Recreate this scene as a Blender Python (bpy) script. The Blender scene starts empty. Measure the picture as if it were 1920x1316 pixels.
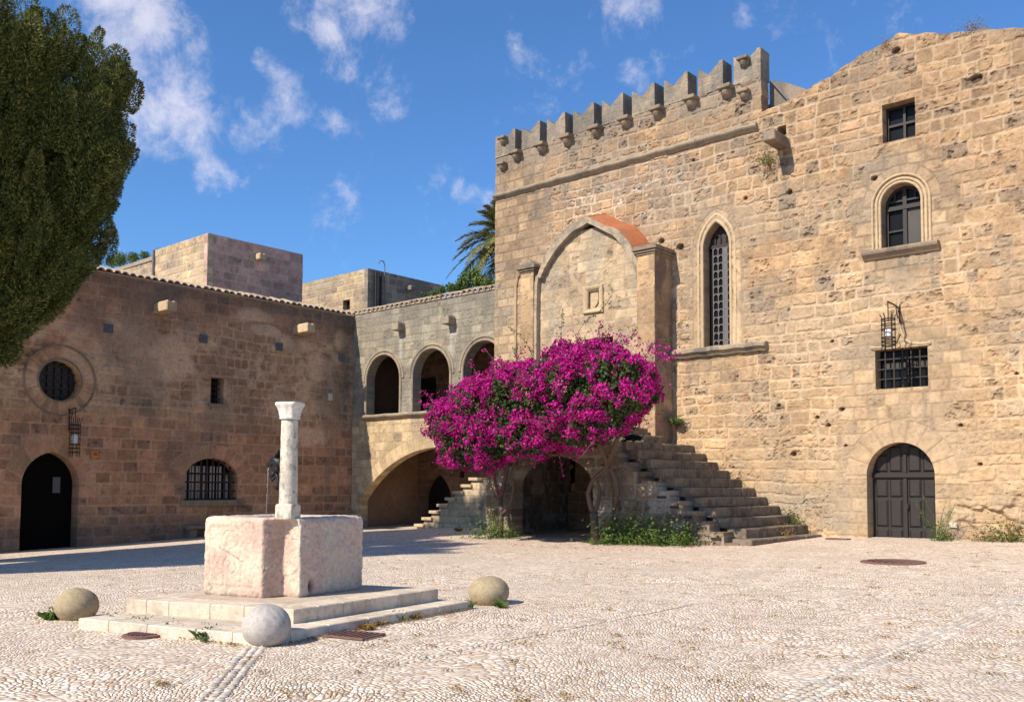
import bpy, math, random
import numpy as np
from mathutils import Matrix, Vector
random.seed(7)
rng = np.random.default_rng(11)
col = bpy.context.scene.collection
scene = bpy.context.scene

# ---------------------------------------------------------------- camera model
FOC, YAW, PITCH, ROLL, SH = 1752.3, .72576, .05981, .0053755, 148.56
CAM = np.array([0, 0, 1.6])
_cy, _sy = math.cos(YAW), math.sin(YAW)
CW = np.array([-_sy*math.cos(PITCH), _cy*math.cos(PITCH), math.sin(PITCH)])
_r = np.array([_cy, _sy, 0.]); _u = np.cross(_r, CW)
CR = _r*math.cos(ROLL)+_u*math.sin(ROLL)
CU = _u*math.cos(ROLL)-_r*math.sin(ROLL)
def ray(x, y): return CR*(x-960)/FOC - CU*(y-658-SH)/FOC + CW
def hit(x, y, ax, v):
    d = ray(x, y); return CAM+(v-CAM[ax])/d[ax]*d
def fwd(p): return float((np.array(p)-CAM) @ CW)

Y0, Y1, X0 = 26.7, 27.0, -33.727      # facade plane, arcade plane, left wing plane
SUN = np.array([-.16, -1., .86]); SUN /= np.linalg.norm(SUN)

# ---------------------------------------------------------------- object helpers
def empty(name, loc=(0, 0, 0), label=None, cat=None, group=None, kind=None, parent=None):
    o = bpy.data.objects.new(name, None); col.objects.link(o)
    o.location = loc; o.empty_display_size = .2
    if parent: o.parent = parent
    return tag(o, label, cat, group, kind)
def tag(o, label=None, cat=None, group=None, kind=None):
    if label: o['label'] = label
    if cat: o['category'] = cat
    if group: o['group'] = group
    if kind: o['kind'] = kind
    return o
class MB:
    def __init__(s): s.v = []; s.f = []; s.c = []; s.n = 0; s.cols = False
    def add(s, v, f, c=None):
        v = np.asarray(v, float).reshape(-1, 3); s.v.append(v)
        f = [tuple(int(i)+s.n for i in q) for q in f] if not isinstance(f, np.ndarray) else (f+s.n)
        s.f.append(f); s.n += len(v)
        if c is not None: s.cols = True
        s.c.append(np.tile(np.array(c if c is not None else (1, 1, 1), float), (len(v), 1)) if (c is None or np.ndim(c) == 1) else np.asarray(c, float))
        return s
    def box(s, c, d, rot=None, bev=0, colr=None):
        x, y, z = [q/2 for q in d]
        if bev > 0:
            b = min(bev, x*.45, y*.45, z*.45); P = []
            for sz in (-1, 1):
                for (sx, sy) in ((-1, -1), (1, -1), (1, 1), (-1, 1)):
                    P += [(sx*(x-b), sy*(y-b), sz*z), (sx*x, sy*(y-b), sz*(z-b)), (sx*(x-b), sy*y, sz*(z-b))]
            F = [(9, 6, 3, 0), (12, 15, 18, 21)]
            # corner k (0..3) bottom idx 3k.., top 12+3k
            for k in range(4):
                a, bb = 3*k, 3*((k+1) % 4); ta, tb = 12+a, 12+bb
                ea, eb = (2, 2) if k % 2 == 0 else (1, 1)   # side y for 0->1, 2->3 ; side x for 1->2, 3->0
                F.append((a+ea, bb+eb, tb+eb, ta+ea))
                F.append((a, bb, bb+eb, a+ea)); F.append((ta+ea, tb+eb, tb, ta))
                # vertical edge at corner k
                pe = (1, 2) if k in (0, 2) else (2, 1)
                F.append((a+pe[0], a+pe[1], ta+pe[1], ta+pe[0]))
                F.append((a, a+pe[1], a+pe[0])); F.append((ta, ta+pe[0], ta+pe[1]))
            P = np.array(P)
        else:
            P = np.array([(sx*x, sy*y, sz*z) for sz in (-1, 1) for (sx, sy) in ((-1, -1), (1, -1), (1, 1), (-1, 1))])
            F = [(3, 2, 1, 0), (4, 5, 6, 7), (0, 1, 5, 4), (1, 2, 6, 5), (2, 3, 7, 6), (3, 0, 4, 7)]
        if rot is not None:
            P = P @ np.array(rot.to_3x3()).T if not isinstance(rot, np.ndarray) else P @ rot.T
        return s.add(P+np.array(c), F, colr)
    def tube(s, pts, rad, n=8, cap=True, colr=None):
        pts = np.array(pts, float); m = len(pts)
        rad = np.full(m, rad) if np.isscalar(rad) else np.array(rad, float)
        T = np.gradient(pts, axis=0); T /= np.linalg.norm(T, axis=1)[:, None]+1e-9
        ref = np.array([0, 0, 1.]) if abs(T[0][2]) < .9 else np.array([1., 0, 0])
        V = []; a = np.arange(n)*2*math.pi/n
        A = np.cross(T[0], ref); A /= np.linalg.norm(A)
        for i in range(m):
            A = A-T[i]*(A@T[i]); A /= np.linalg.norm(A); B = np.cross(T[i], A)
            V.append(pts[i]+rad[i]*(np.cos(a)[:, None]*A+np.sin(a)[:, None]*B))
        V = np.concatenate(V); F = []
        for i in range(m-1):
            for k in range(n):
                q = (k+1) % n; F.append((i*n+k, i*n+q, (i+1)*n+q, (i+1)*n+k))
        if cap: F.append(tuple(range(n))[::-1]); F.append(tuple((m-1)*n+k for k in range(n)))
        return s.add(V, F, colr)
    def build(s, name, m, parent=None, smooth=False, local=False, **kw):
        V = np.concatenate(s.v); me = bpy.data.meshes.new(name)
        if all(isinstance(f, np.ndarray) for f in s.f):
            sizes = np.concatenate([np.full(len(f), f.shape[1]) for f in s.f]); idx = np.concatenate([f.ravel() for f in s.f])
        else:
            FL = []
            for f in s.f: FL += [tuple(int(i) for i in q) for q in f] if isinstance(f, np.ndarray) else f
            sizes = np.array([len(f) for f in FL]); idx = np.array([i for f in FL for i in f])
        me.vertices.add(len(V)); me.vertices.foreach_set('co', V.astype(np.float32).ravel())
        me.loops.add(len(idx)); me.loops.foreach_set('vertex_index', idx.astype(np.int32))
        me.polygons.add(len(sizes)); me.polygons.foreach_set('loop_start', (np.cumsum(sizes)-sizes).astype(np.int32))
        me.polygons.foreach_set('use_smooth', np.full(len(sizes), bool(smooth)))
        me.update(calc_edges=True)
        me.validate()
        if s.cols:
            a = me.color_attributes.new('Col', 'FLOAT_COLOR', 'POINT')
            C = np.concatenate(s.c); C = np.concatenate([C, np.ones((len(C), 1))], 1)
            a.data.foreach_set('color', C.astype(np.float32).ravel())
        me.materials.append(m)
        o = bpy.data.objects.new(name, me); col.objects.link(o)
        if parent:
            o.parent = parent
            if parent.type == 'EMPTY' and not local: o.matrix_parent_inverse = Matrix.Translation(parent.location).inverted()
        return tag(o, **kw)

# ---------------------------------------------------------------- noise
def _hash(ix, iy, seed):
    h = (ix.astype(np.int64)*374761393+iy.astype(np.int64)*668265263+seed*2147483647) & 0xffffffff
    h = ((h ^ (h >> 13))*1274126177) & 0xffffffff
    h = ((h ^ (h >> 16))*2246822519) & 0xffffffff
    return ((h ^ (h >> 15)) & 0xffffff)/float(0x1000000)
def vn(x, y, seed=0):
    ix, iy = np.floor(x), np.floor(y); fx, fy = x-ix, y-iy
    fx = fx*fx*(3-2*fx); fy = fy*fy*(3-2*fy)
    a = _hash(ix, iy, seed); b = _hash(ix+1, iy, seed); c = _hash(ix, iy+1, seed); d = _hash(ix+1, iy+1, seed)
    return (a*(1-fx)+b*fx)*(1-fy)+(c*(1-fx)+d*fx)*fy
def fbm(x, y, seed=0, o=4):
    s = 0; a = .5; t = 0
    for i in range(o):
        s = s+a*vn(x, y, seed+i*17); t += a; a *= .5; x = x*2.03+3.1; y = y*2.03+1.7
    return s/t
def sm(a, b, x):
    t = np.clip((x-a)/(b-a), 0, 1); return t*t*(3-2*t)
def mixc(a, b, t): return a*(1-t[..., None])+b*t[..., None]

# ---------------------------------------------------------------- masonry height/colour field
def layout(u, v, seed, ch, sw, jit=.25, warp=.0):
    r = np.random.default_rng(seed)
    wu = u+warp*(fbm(u*1.1, v*1.1, seed+1, 3)-.5)*2; wv = v+warp*(fbm(u*.9+7, v*.9, seed+2, 3)-.5)*2
    vmin = wv.min()-1; hs = ch*(1+jit*.6*(r.random(400)-.5)*2); e = vmin+np.cumsum(hs)-hs[0]
    row = np.clip(np.searchsorted(e, wv)-1, 0, 398); dv = np.minimum(wv-e[row], e[row+1]-wv)
    du = np.zeros_like(u); sid = np.zeros_like(u)
    umin, umax = wu.min()-2, wu.max()+2
    for k in np.unique(row):
        m = row == k; n = int((umax-umin)/(sw*.5))+5
        ws = sw*(1+jit*2*(r.random(n)-.5)); ws = np.maximum(ws, sw*.4)
        E = umin-r.random()*sw+np.cumsum(ws)-ws[0]
        j = np.clip(np.searchsorted(E, wu[m])-1, 0, n-2)
        du[m] = np.minimum(wu[m]-E[j], E[j+1]-wu[m]); sid[m] = k*1000+j
    return du, dv, sid
def stonefield(u, v, P, arches=()):
    """P: list of layers (mask_fn or None, dict); returns height, colour"""
    H = np.zeros_like(u); C = np.zeros(u.shape+(3,))
    for (mf, p) in P:
        du, dv, sid = layout(u, v, p['seed'], p['ch'], p['sw'], p.get('jit', .3), p.get('warp', 0))
        w = np.ones_like(u) if mf is None else mf(u, v)
        rr = p.get('rad', .05)
        a = np.clip(rr-du, 0, None); b = np.clip(rr-dv, 0, None)
        d = np.where((du < rr) & (dv < rr), rr-np.hypot(a, b), np.minimum(du, dv))
        h1 = _hash(sid, sid*0+3, p['seed']); h2 = _hash(sid, sid*0+5, p['seed']); h3 = _hash(sid, sid*0+9, p['seed'])
        for (fn) in arches:
            aw, ad, aid = fn(u, v)
            d = np.where(aw, ad, d); h1 = np.where(aw, _hash(aid, aid*0+3, 77), h1); h2 = np.where(aw, _hash(aid, aid*0+5, 77)*.5, h2); h3 = np.where(aw, _hash(aid, aid*0+9, 77)*.4, h3)
        d = d+(fbm(u*9, v*9, p['seed']+5, 3)-.5)*2*p.get('rag', .01)
        jw = p['jw']*(.5+1.2*fbm(u*.7, v*.7, p['seed']+6, 2))
        m = sm(jw*.6, jw+p['soft'], d)
        fine = fbm(u*14, v*14, p['seed']+8, 3)-.5
        pit = sm(.60, .74, fbm(u*7+sid*.37, v*9, p['seed']+9, 3))*h3
        h = (m-1)*p['dep']+m*((h1-.5)*p['off']+fine*p['fine']*(.4+h3)-pit*p['pit'])
        h = h+(fbm(u*.5, v*.5, p['seed']+10, 3)-.5)*p.get('bulge', .05)
        c = mixc(np.array(p['c1']), np.array(p['c2']), np.clip(h2*1.1, 0, 1))
        c = mixc(c, np.array(p['c3'])[None], sm(.72, .95, h3)*.7)
        c = c*(.79+.38*h1)[..., None]
        c = c*(1+.55*(fbm(u*4, v*4, p['seed']+11, 4)-.5))[..., None]
        c = c*(1-.4*pit)[..., None]
        mt = np.clip((1-m)*(p['mfn'](u, v) if 'mfn' in p else p.get('mortar_amt', 1.)), 0, 1)
        c = mixc(c, np.array(p['cm']), mt)
        H = H*(1-w)+h*w; C = mixc(C, c, w)
    return H, C

class Wall:
    """a vertical wall surface: u along U, v up, h outwards along N"""
    def __init__(s, O, U, N): s.O = np.array(O, float); s.U = np.array(U, float); s.N = np.array(N, float); s.Z = np.array([0, 0, 1.])
    def p(s, u, v, h=0):
        u, v, h = np.broadcast_arrays(np.asarray(u, float), np.asarray(v, float), np.asarray(h, float))
        return s.O+u[..., None]*s.U+v[..., None]*s.Z+h[..., None]*s.N
    def px(s, x, y, h=0):          # photo pixel -> (u, v) on the plane h in front of the wall
        d = ray(x, y); O = s.O+h*s.N; t = ((O-CAM)@s.N)/(d@s.N); q = CAM+t*d-O
        return float(q@s.U), float(q[2])
    def grid(s, u0, u1, v0, v1, st, F, HC, depth=.4, mb=None, h0=0., back=None):
        nu = int(round((u1-u0)/st))+1; nv = int(round((v1-v0)/st))+1
        U, V = np.meshgrid(np.linspace(u0, u1, nu), np.linspace(v0, v1, nv))
        D = F(U, V) if F is not None else np.full(U.shape, 9.)
        gy, gx = np.gradient(D, (v1-v0)/(nv-1), (u1-u0)/(nu-1)); g = np.hypot(gx, gy)+1e-6
        sd = np.where(np.abs(D) < 3*st*np.maximum(g, .05), D/np.maximum(g, .05), np.sign(D)*9)
        ctr = (D[:-1, :-1]+D[1:, :-1]+D[:-1, 1:]+D[1:, 1:])/4; keep = ctr > 0
        touchK = np.zeros(U.shape, bool); touchR = np.zeros(U.shape, bool)
        for a in (0, 1):
            for b in (0, 1):
                touchK[a:nv-1+a, b:nu-1+b] |= keep; touchR[a:nv-1+a, b:nu-1+b] |= ~keep
        bd = touchK & touchR & (np.abs(sd) < 1.6*st)
        mv = np.clip(sd, -1.1*st, 1.1*st)
        U2 = np.where(bd, U-mv*gx/g, U); V2 = np.where(bd, V-mv*gy/g, V)
        H, C = HC(U2, V2)
        H = np.where(bd, H*.5, H)
        idx = -np.ones(U.shape, int); idx[touchK] = np.arange(touchK.sum())
        P = s.p(U2, V2, H+h0)[touchK]; C = C[touchK]
        q = np.stack([idx[:-1, :-1][keep], idx[:-1, 1:][keep], idx[1:, 1:][keep], idx[1:, :-1][keep]], 1)
        # boundary edges -> reveal faces
        e = np.concatenate([q[:, [0, 1]], q[:, [1, 2]], q[:, [2, 3]], q[:, [3, 0]]])
        key = np.minimum(e[:, 0], e[:, 1]).astype(np.int64)*10000000+np.maximum(e[:, 0], e[:, 1])
        uq, first, cnt = np.unique(key, return_index=True, return_counts=True)
        be = e[first[cnt == 1]]
        bv = np.unique(be); mp = -np.ones(len(P), int)
        mb = mb or MB()
        nseg = max(1, int(depth/.12)); base = len(P); PP = [P]; CC = [C]; QQ = [q]
        prev = {}; cur = bv.copy(); mp[bv] = np.arange(len(bv))
        a_i, b_i = mp[be[:, 0]], mp[be[:, 1]]; prevIdx = bv
        bb = s.p(U2, V2, H*0+h0)[touchK][bv]
        for k in range(1, nseg+1):
            n = np.arange(len(bv))+base; base += len(bv)
            t = k/nseg
            nz = (fbm(P[bv][:, 2]*6+P[bv][:, 0]*5, P[bv][:, 1]*6+k*1.7, 5, 2)-.5)*.03*(k < nseg)
            PP.append(P[bv]*(1)-s.N*(depth*t)+0*nz[:, None]); CC.append(C[bv]*(1+.25*(fbm(P[bv][:, 2]*5, P[bv][:, 0]*5+P[bv][:, 1]*5+k, 9, 2)-.5))[:, None])
            QQ.append(np.stack([prevIdx[b_i], prevIdx[a_i], n[a_i], n[b_i]], 1)); prevIdx = n
        mb.add(np.concatenate(PP), np.concatenate(QQ), np.concatenate(CC))
        return mb
    def sweep(s, path, prof, mb=None, closed=False, colr=None, cap=True, side=1):
        """profile points (a outwards from the path in-plane, b out of the wall) swept along an in-plane path"""
        mb = mb or MB(); P = [path[0]]
        for q in path[1:]:
            if math.hypot(q[0]-P[-1][0], q[1]-P[-1][1]) > 1e-5: P.append(q)
        P = np.array(P, float); m = len(P)
        if closed: T = np.roll(P, -1, 0)-np.roll(P, 1, 0)
        else:
            T = np.gradient(P, axis=0)
            if m > 2:
                for i in range(1, m-1):
                    a = P[i]-P[i-1]; b = P[i+1]-P[i]; T[i] = a/np.linalg.norm(a)+b/np.linalg.norm(b)
        T /= np.linalg.norm(T, axis=1)[:, None]; Nn = np.stack([-T[:, 1], T[:, 0]], 1)*side
        sc = np.ones(m)
        for i in range(m):
            if not closed and (i == 0 or i == m-1): continue
            a = P[i]-P[i-1]; a = a/np.linalg.norm(a); sc[i] = 1/max(.4, abs(a@T[i]))
        k = len(prof); V = []
        for i in range(m):
            for (a, b) in prof:
                q = P[i]+Nn[i]*a*sc[i]; V.append(s.p(q[0], q[1], b))
        F = []
        for i in range(m if closed else m-1):
            j = (i+1) % m
            for c in range(k):
                d = (c+1) % k
                F.append((i*k+c, i*k+d, j*k+d, j*k+c) if side < 0 else (i*k+d, i*k+c, j*k+c, j*k+d))
        if cap and not closed: F += [tuple(range(k)), tuple((m-1)*k+c for c in range(k))[::-1]]
        return mb.add(np.array(V), F, colr)
    def box(s, mb, u0, u1, v0, v1, h0, h1, bev=0, colr=None):
        R = np.stack([s.U, s.N, s.Z], 1)
        if np.linalg.det(R) < 0: R = np.stack([s.N, s.U, s.Z], 1); d = (abs(h1-h0), abs(u1-u0), abs(v1-v0))
        else: d = (abs(u1-u0), abs(h1-h0), abs(v1-v0))
        return mb.box(s.p((u0+u1)/2, (v0+v1)/2, (h0+h1)/2), d, rot=R, bev=bev, colr=colr)
    def poly(s, mb, pts, h, colr=None, thick=0):
        V = [s.p(a, b, h) for a, b in pts]; n = len(pts); F = [tuple(range(n))]
        if thick:
            V += [s.p(a, b, h-thick) for a, b in pts]; F += [tuple(n+i for i in range(n))[::-1]]+[(i, i+n, (i+1) % n+n, (i+1) % n) for i in range(n)]
        return mb.add(np.array(V), F, colr)

FAC = Wall((0, Y0, 0), (1, 0, 0), (0, -1, 0))
ARC = Wall((0, Y1, 0), (1, 0, 0), (0, -1, 0))
LEF = Wall((X0, 0, 0), (0, 1, 0), (1, 0, 0))

# implicit openings: negative inside
def o_rect(u0, u1, v0, v1): return lambda u, v: np.maximum(np.abs(u-(u0+u1)/2)-(u1-u0)/2, np.abs(v-(v0+v1)/2)-(v1-v0)/2)
def o_round(uc, hw, v0, vs, ry=None):       # round (or flattened) head
    ry = ry or hw
    def f(u, v):
        lo = np.maximum(np.abs(u-uc)-hw, v0-v)
        q = np.hypot((u-uc)/hw, (v-vs)/ry); hi = (q-1)*min(hw, ry)
        return np.where(v < vs, lo, hi)
    return f
def o_point(uc, hw, v0, vs, rise):          # pointed head of given rise
    R = (hw*hw+rise*rise)/(2*hw); o = R-hw
    def f(u, v):
        lo = np.maximum(np.abs(u-uc)-hw, v0-v)
        hi = np.hypot(np.abs(u-uc)+o, v-vs)-R
        return np.where(v < vs, lo, hi)
    return f
def a_round(uc, hw, vs, ry=None, n=24, a0=180, a1=0):
    ry = ry or hw
    return [(uc+hw*math.cos(math.radians(a0+(a1-a0)*i/n)), vs+ry*math.sin(math.radians(a0+(a1-a0)*i/n))) for i in range(n+1)]
def a_point(uc, hw, vs, rise, n=12):
    R = (hw*hw+rise*rise)/(2*hw); o = R-hw; am = math.asin(min(1, rise/R))
    L = [(uc+o-R*math.cos(am*i/n), vs+R*math.sin(am*i/n)) for i in range(n+1)]
    return L+[(2*uc-a, b) for a, b in L[-2::-1]]
def ring(f, uc, vc, w, vmin, stone=.4):     # voussoir ring round an opening f
    def g(u, v):
        d = f(u, v); inn = (d < w) & (v > vmin) & (d > -.15)
        ang = np.arctan2(v-vc, u-uc); R = np.hypot(u-uc, v-vc)
        n = max(5, round(math.pi*(np.median(R[inn]) if inn.any() else 1.)/stone)); t = ang/math.pi*n
        k = np.floor(t); e = np.minimum(t-k, k+1-t)*math.pi/n*R
        return inn, np.minimum(np.minimum(e, w-d), 9), k+500+uc*13
    return g

# ---------------------------------------------------------------- materials
def mat(name): 
    m = bpy.data.materials.new(name); m.use_nodes = True; nt = m.node_tree
    return m, nt, nt.nodes['Principled BSDF']
def nd(nt, t, **k):
    n = nt.nodes.new(t)
    for a, b in k.items():
        if a.startswith('_'): setattr(n, a[1:], b)
        else: n.inputs[a.replace('__', ' ')].default_value = b
    return n
def L(nt, a, b): nt.links.new(a, b)
def ramp(nt, fac, stops):
    r = nt.nodes.new('ShaderNodeValToRGB'); L(nt, fac, r.inputs[0]); e = r.color_ramp.elements
    while len(e) > 1: e.remove(e[-1])
    e[0].position = stops[0][0]; e[0].color = (*stops[0][1], 1)
    for p, c in stops[1:]: q = e.new(p); q.color = (*c, 1)
    return r.outputs[0]
def mixn(nt, fac, a, b, blend='MIX'):
    m = nt.nodes.new('ShaderNodeMix'); m.data_type = 'RGBA'; m.blend_type = blend
    for s, v in ((m.inputs[0], fac), (m.inputs[6], a), (m.inputs[7], b)):
        if hasattr(v, 'links') or hasattr(v, 'is_linked'): L(nt, v, s)
        elif isinstance(v, (tuple, list)): s.default_value = (*v, 1)
        else: s.default_value = v
    return m.outputs[2]
def stone_mat(name, tint=None, scale=1., bump=.5, rough=.92, vcol=True, base=(.4, .3, .2), spots=.25, stain=None):
    m, nt, b = mat(name); tc = nd(nt, 'ShaderNodeTexCoord')
    co = tc.outputs['Object']
    n1 = nd(nt, 'ShaderNodeTexNoise', Scale=9*scale, Detail=8., Roughness=.65); L(nt, co, n1.inputs['Vector'])
    n2 = nd(nt, 'ShaderNodeTexNoise', Scale=55*scale, Detail=5., Roughness=.7); L(nt, co, n2.inputs['Vector'])
    n3 = nd(nt, 'ShaderNodeTexNoise', Scale=.7*scale, Detail=6., Roughness=.6); L(nt, co, n3.inputs['Vector'])
    if vcol: c = nd(nt, 'ShaderNodeVertexColor', _layer_name='Col').outputs[0]
    else:
        g = nd(nt, 'ShaderNodeRGB'); g.outputs[0].default_value = (*base, 1); c = g.outputs[0]
    c = mixn(nt, 1., c, ramp(nt, n1.outputs[0], [(.25, (.72, .70, .68)), (.5, (1, 1, 1)), (.78, (1.22, 1.2, 1.16))]), 'MULTIPLY')
    c = mixn(nt, .8, c, ramp(nt, n2.outputs[0], [(.3, (.7, .67, .64)), (.5, (1, 1, 1)), (.75, (1.15, 1.15, 1.15))]), 'MULTIPLY')
    c = mixn(nt, .7, c, ramp(nt, n3.outputs[0], [(.35, (.82, .80, .79)), (.6, (1.08, 1.07, 1.05))]), 'MULTIPLY')
    if stain:
        mp = nd(nt, 'ShaderNodeMapping'); mp.inputs['Scale'].default_value = stain[1]; L(nt, co, mp.inputs[0])
        n4 = nd(nt, 'ShaderNodeTexNoise', Scale=1., Detail=7., Roughness=.7); L(nt, mp.outputs[0], n4.inputs['Vector'])
        c = mixn(nt, ramp(nt, n4.outputs[0], [(stain[2], (0, 0, 0)), (stain[2]+.12, (1, 1, 1))]), c, mixn(nt, .75, c, stain[0]))
    L(nt, c, b.inputs['Base Color'])
    b.inputs['Roughness'].default_value = rough; b.inputs['Specular IOR Level'].default_value = .2
    vo = nd(nt, 'ShaderNodeTexVoronoi', Scale=28*scale); L(nt, co, vo.inputs['Vector'])
    pit = ramp(nt, vo.outputs[0], [(.0, (0, 0, 0)), (.22, (1, 1, 1))])
    ad = nd(nt, 'ShaderNodeMath', _operation='MULTIPLY_ADD'); L(nt, n2.outputs[0], ad.inputs[0]); ad.inputs[1].default_value = .6; L(nt, n1.outputs[0], ad.inputs[2])
    ad2 = nd(nt, 'ShaderNodeMath', _operation='MULTIPLY_ADD'); L(nt, pit, ad2.inputs[0]); ad2.inputs[1].default_value = spots; L(nt, ad.outputs[0], ad2.inputs[2])
    bp = nd(nt, 'ShaderNodeBump', Strength=bump, Distance=.03/scale); L(nt, ad2.outputs[0], bp.inputs['Height']); L(nt, bp.outputs[0], b.inputs['Normal'])
    return m
def plain(name, c, rough=.6, metal=0., spec=.4, bump=0., scale=20., var=.25):
    m, nt, b = mat(name); tc = nd(nt, 'ShaderNodeTexCoord')
    n = nd(nt, 'ShaderNodeTexNoise', Scale=scale, Detail=6., Roughness=.65); L(nt, tc.outputs['Object'], n.inputs['Vector'])
    cc = mixn(nt, n.outputs[0], tuple(max(0, q*(1-var)) for q in c), tuple(q*(1+var) for q in c))
    L(nt, cc, b.inputs['Base Color']); b.inputs['Roughness'].default_value = rough; b.inputs['Metallic'].default_value = metal
    b.inputs['Specular IOR Level'].default_value = spec
    if bump:
        bp = nd(nt, 'ShaderNodeBump', Strength=bump, Distance=.02); L(nt, n.outputs[0], bp.inputs['Height']); L(nt, bp.outputs[0], b.inputs['Normal'])
    return m
def leaf_mat(name, cols, trans=.3, rough=.6, nscale=1.2):
    m, nt, b = mat(name); g = nd(nt, 'ShaderNodeNewGeometry')
    tc = nd(nt, 'ShaderNodeTexCoord'); n = nd(nt, 'ShaderNodeTexNoise', Scale=nscale, Detail=3.); L(nt, tc.outputs['Object'], n.inputs['Vector'])
    ad = nd(nt, 'ShaderNodeMath', _operation='MULTIPLY_ADD'); L(nt, g.outputs['Random Per Island'], ad.inputs[0]); ad.inputs[1].default_value = .6; 
    s2 = nd(nt, 'ShaderNodeMath', _operation='MULTIPLY'); L(nt, n.outputs[0], s2.inputs[0]); s2.inputs[1].default_value = .45; L(nt, s2.outputs[0], ad.inputs[2])
    k = len(cols); c = ramp(nt, ad.outputs[0], [(i/(k-1)*.8+.1, q) for i, q in enumerate(cols)])
    L(nt, c, b.inputs['Base Color']); b.inputs['Roughness'].default_value = rough; b.inputs['Specular IOR Level'].default_value = .25
    tr = nd(nt, 'ShaderNodeBsdfTranslucent'); L(nt, c, tr.inputs[0]); mx = nd(nt, 'ShaderNodeMixShader'); mx.inputs[0].default_value = trans
    L(nt, b.outputs[0], mx.inputs[1]); L(nt, tr.outputs[0], mx.inputs[2]); L(nt, mx.outputs[0], nt.nodes['Material Output'].inputs[0])
    return m
M = {}
M['stone'] = stone_mat('weathered_stone', bump=.55)
M['stone_left'] = stone_mat('brown_stone', bump=.45)
M['trim'] = stone_mat('trim_stone', vcol=False, base=(.27, .21, .15), bump=.5, stain=((.13, .11, .09), (1.2, 1.2, 1.2), .5))
M['band'] = stone_mat('weathered_band', vcol=False, base=(.42, .335, .235), bump=.7, stain=((.19, .165, .135), (2.2, 2.2, 2.2), .47))
M['trim_light'] = stone_mat('dressed_stone', vcol=False, base=(.50, .38, .24), bump=.4)
M['trim_grey'] = stone_mat('grey_trim_stone', vcol=False, base=(.33, .27, .195), bump=.5, stain=((.12, .11, .1), (1.5, 1.5, .6), .5))
M['merlon'] = stone_mat('merlon_stone', bump=.5, stain=((.13, .115, .10), (.9, .9, .35), .47))
M['tread'] = stone_mat('tread_stone', vcol=False, base=(.24, .19, .14), bump=.8, stain=((.09, .075, .06), (3, 3, 3), .48))
M['marble'] = stone_mat('pink_marble', vcol=True, scale=2.2, bump=.45, stain=((.50, .37, .29), (5, 5, 3), .56))
M['platform'] = stone_mat('cream_limestone', vcol=True, scale=1.5, bump=.3, spots=.1, stain=((.40, .30, .21), (2.2, 2.2, 2.2), .52))
M['white_marble'] = stone_mat('white_marble', vcol=False, base=(.68, .64, .57), scale=3., bump=.35, spots=.1)
M['veined'] = stone_mat('veined_marble', vcol=False, base=(.60, .54, .44), scale=3., bump=.4, stain=((.17, .155, .15), (11, 11, 7), .50), spots=.1)
M['granite'] = stone_mat('grey_granite', vcol=False, base=(.46, .42, .38), scale=4., bump=.8, stain=((.30, .27, .24), (9, 9, 9), .52))
M['ballstone'] = stone_mat('tan_sandstone', vcol=False, base=(.36, .29, .18), scale=3., bump=.5, stain=((.16, .13, .09), (5, 5, 5), .58))
M['terracotta'] = stone_mat('orange_render', vcol=False, base=(.47, .16, .065), bump=.5, stain=((.30, .15, .09), (1.6, 1.6, 1.6), .50))
M['wood'] = plain('dark_painted_wood', (.024, .018, .016), .55, bump=.3, scale=14, var=.4)
M['interior_dark'] = plain('unlit_interior_black', (.006, .005, .0045), .9, spec=.05, scale=14)  # flat black that stands for the unlit inside of openings
M['iron'] = plain('wrought_iron', (.035, .028, .025), .6, metal=.4, scale=30, var=.5)
M['lead'] = plain('grey_window_lead', (.13, .12, .125), .6, scale=20)
M['glass'] = plain('dark_window_glass', (.010, .010, .010), .25, spec=.12, scale=2)
M['glass_pale'] = plain('pale_window_glass', (.07, .065, .055), .45, spec=.25, scale=3)
M['curtain'] = plain('pale_glazing_behind_bars', (.55, .50, .46), .5, scale=4, var=.3)
M['plate'] = plain('grey_tie_plate', (.10, .11, .13), .6, metal=.3, scale=12, var=.4)
M['bronze'] = plain('dark_bronze', (.022, .020, .022), .4, metal=.6, scale=30, var=.5, bump=.4)
M['rust'] = plain('rusty_iron', (.17, .09, .07), .8, scale=25, var=.5, bump=.3)
M['orange'] = plain('orange_enamel', (.55, .20, .02), .5)
M['cream_plastic'] = plain('cream_plate', (.55, .50, .36), .5)
M['white'] = plain('white_glass', (.75, .75, .72), .3)
M['bark'] = plain('grey_brown_bark', (.13, .085, .06), .9, bump=.9, scale=18, var=.5)
M['palmbark'] = plain('palm_bark', (.16, .11, .07), .95, bump=.9, scale=8, var=.5)
M['tile'] = stone_mat('old_roof_tile', vcol=False, base=(.42, .33, .24), bump=.5)
M['black_fur'] = plain('black_fur', (.006, .006, .006), .8)
M['roof'] = stone_mat('flat_roof', vcol=False, base=(.35, .3, .24), bump=.4)
M['bract'] = leaf_mat('magenta_bracts', [(.24, .001, .085), (.42, .003, .175), (.56, .010, .26), (.72, .06, .42)], trans=.30, nscale=2.)
M['bougleaf'] = leaf_mat('bougainvillea_leaves', [(.015, .04, .010), (.035, .07, .016), (.09, .13, .03)], trans=.25)
M['cypress'] = leaf_mat('cypress_foliage', [(.012, .030, .009), (.04, .070, .015), (.10, .130, .028), (.21, .215, .055), (.34, .31, .09)], trans=.15, nscale=1.3)
M['palmleaf'] = leaf_mat('palm_fronds', [(.05, .09, .02), (.11, .15, .035), (.25, .22, .07), (.30, .20, .08)], trans=.25)
M['weed'] = leaf_mat('weed_leaves', [(.04, .09, .015), (.09, .15, .03), (.17, .20, .05)], trans=.3)
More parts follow.
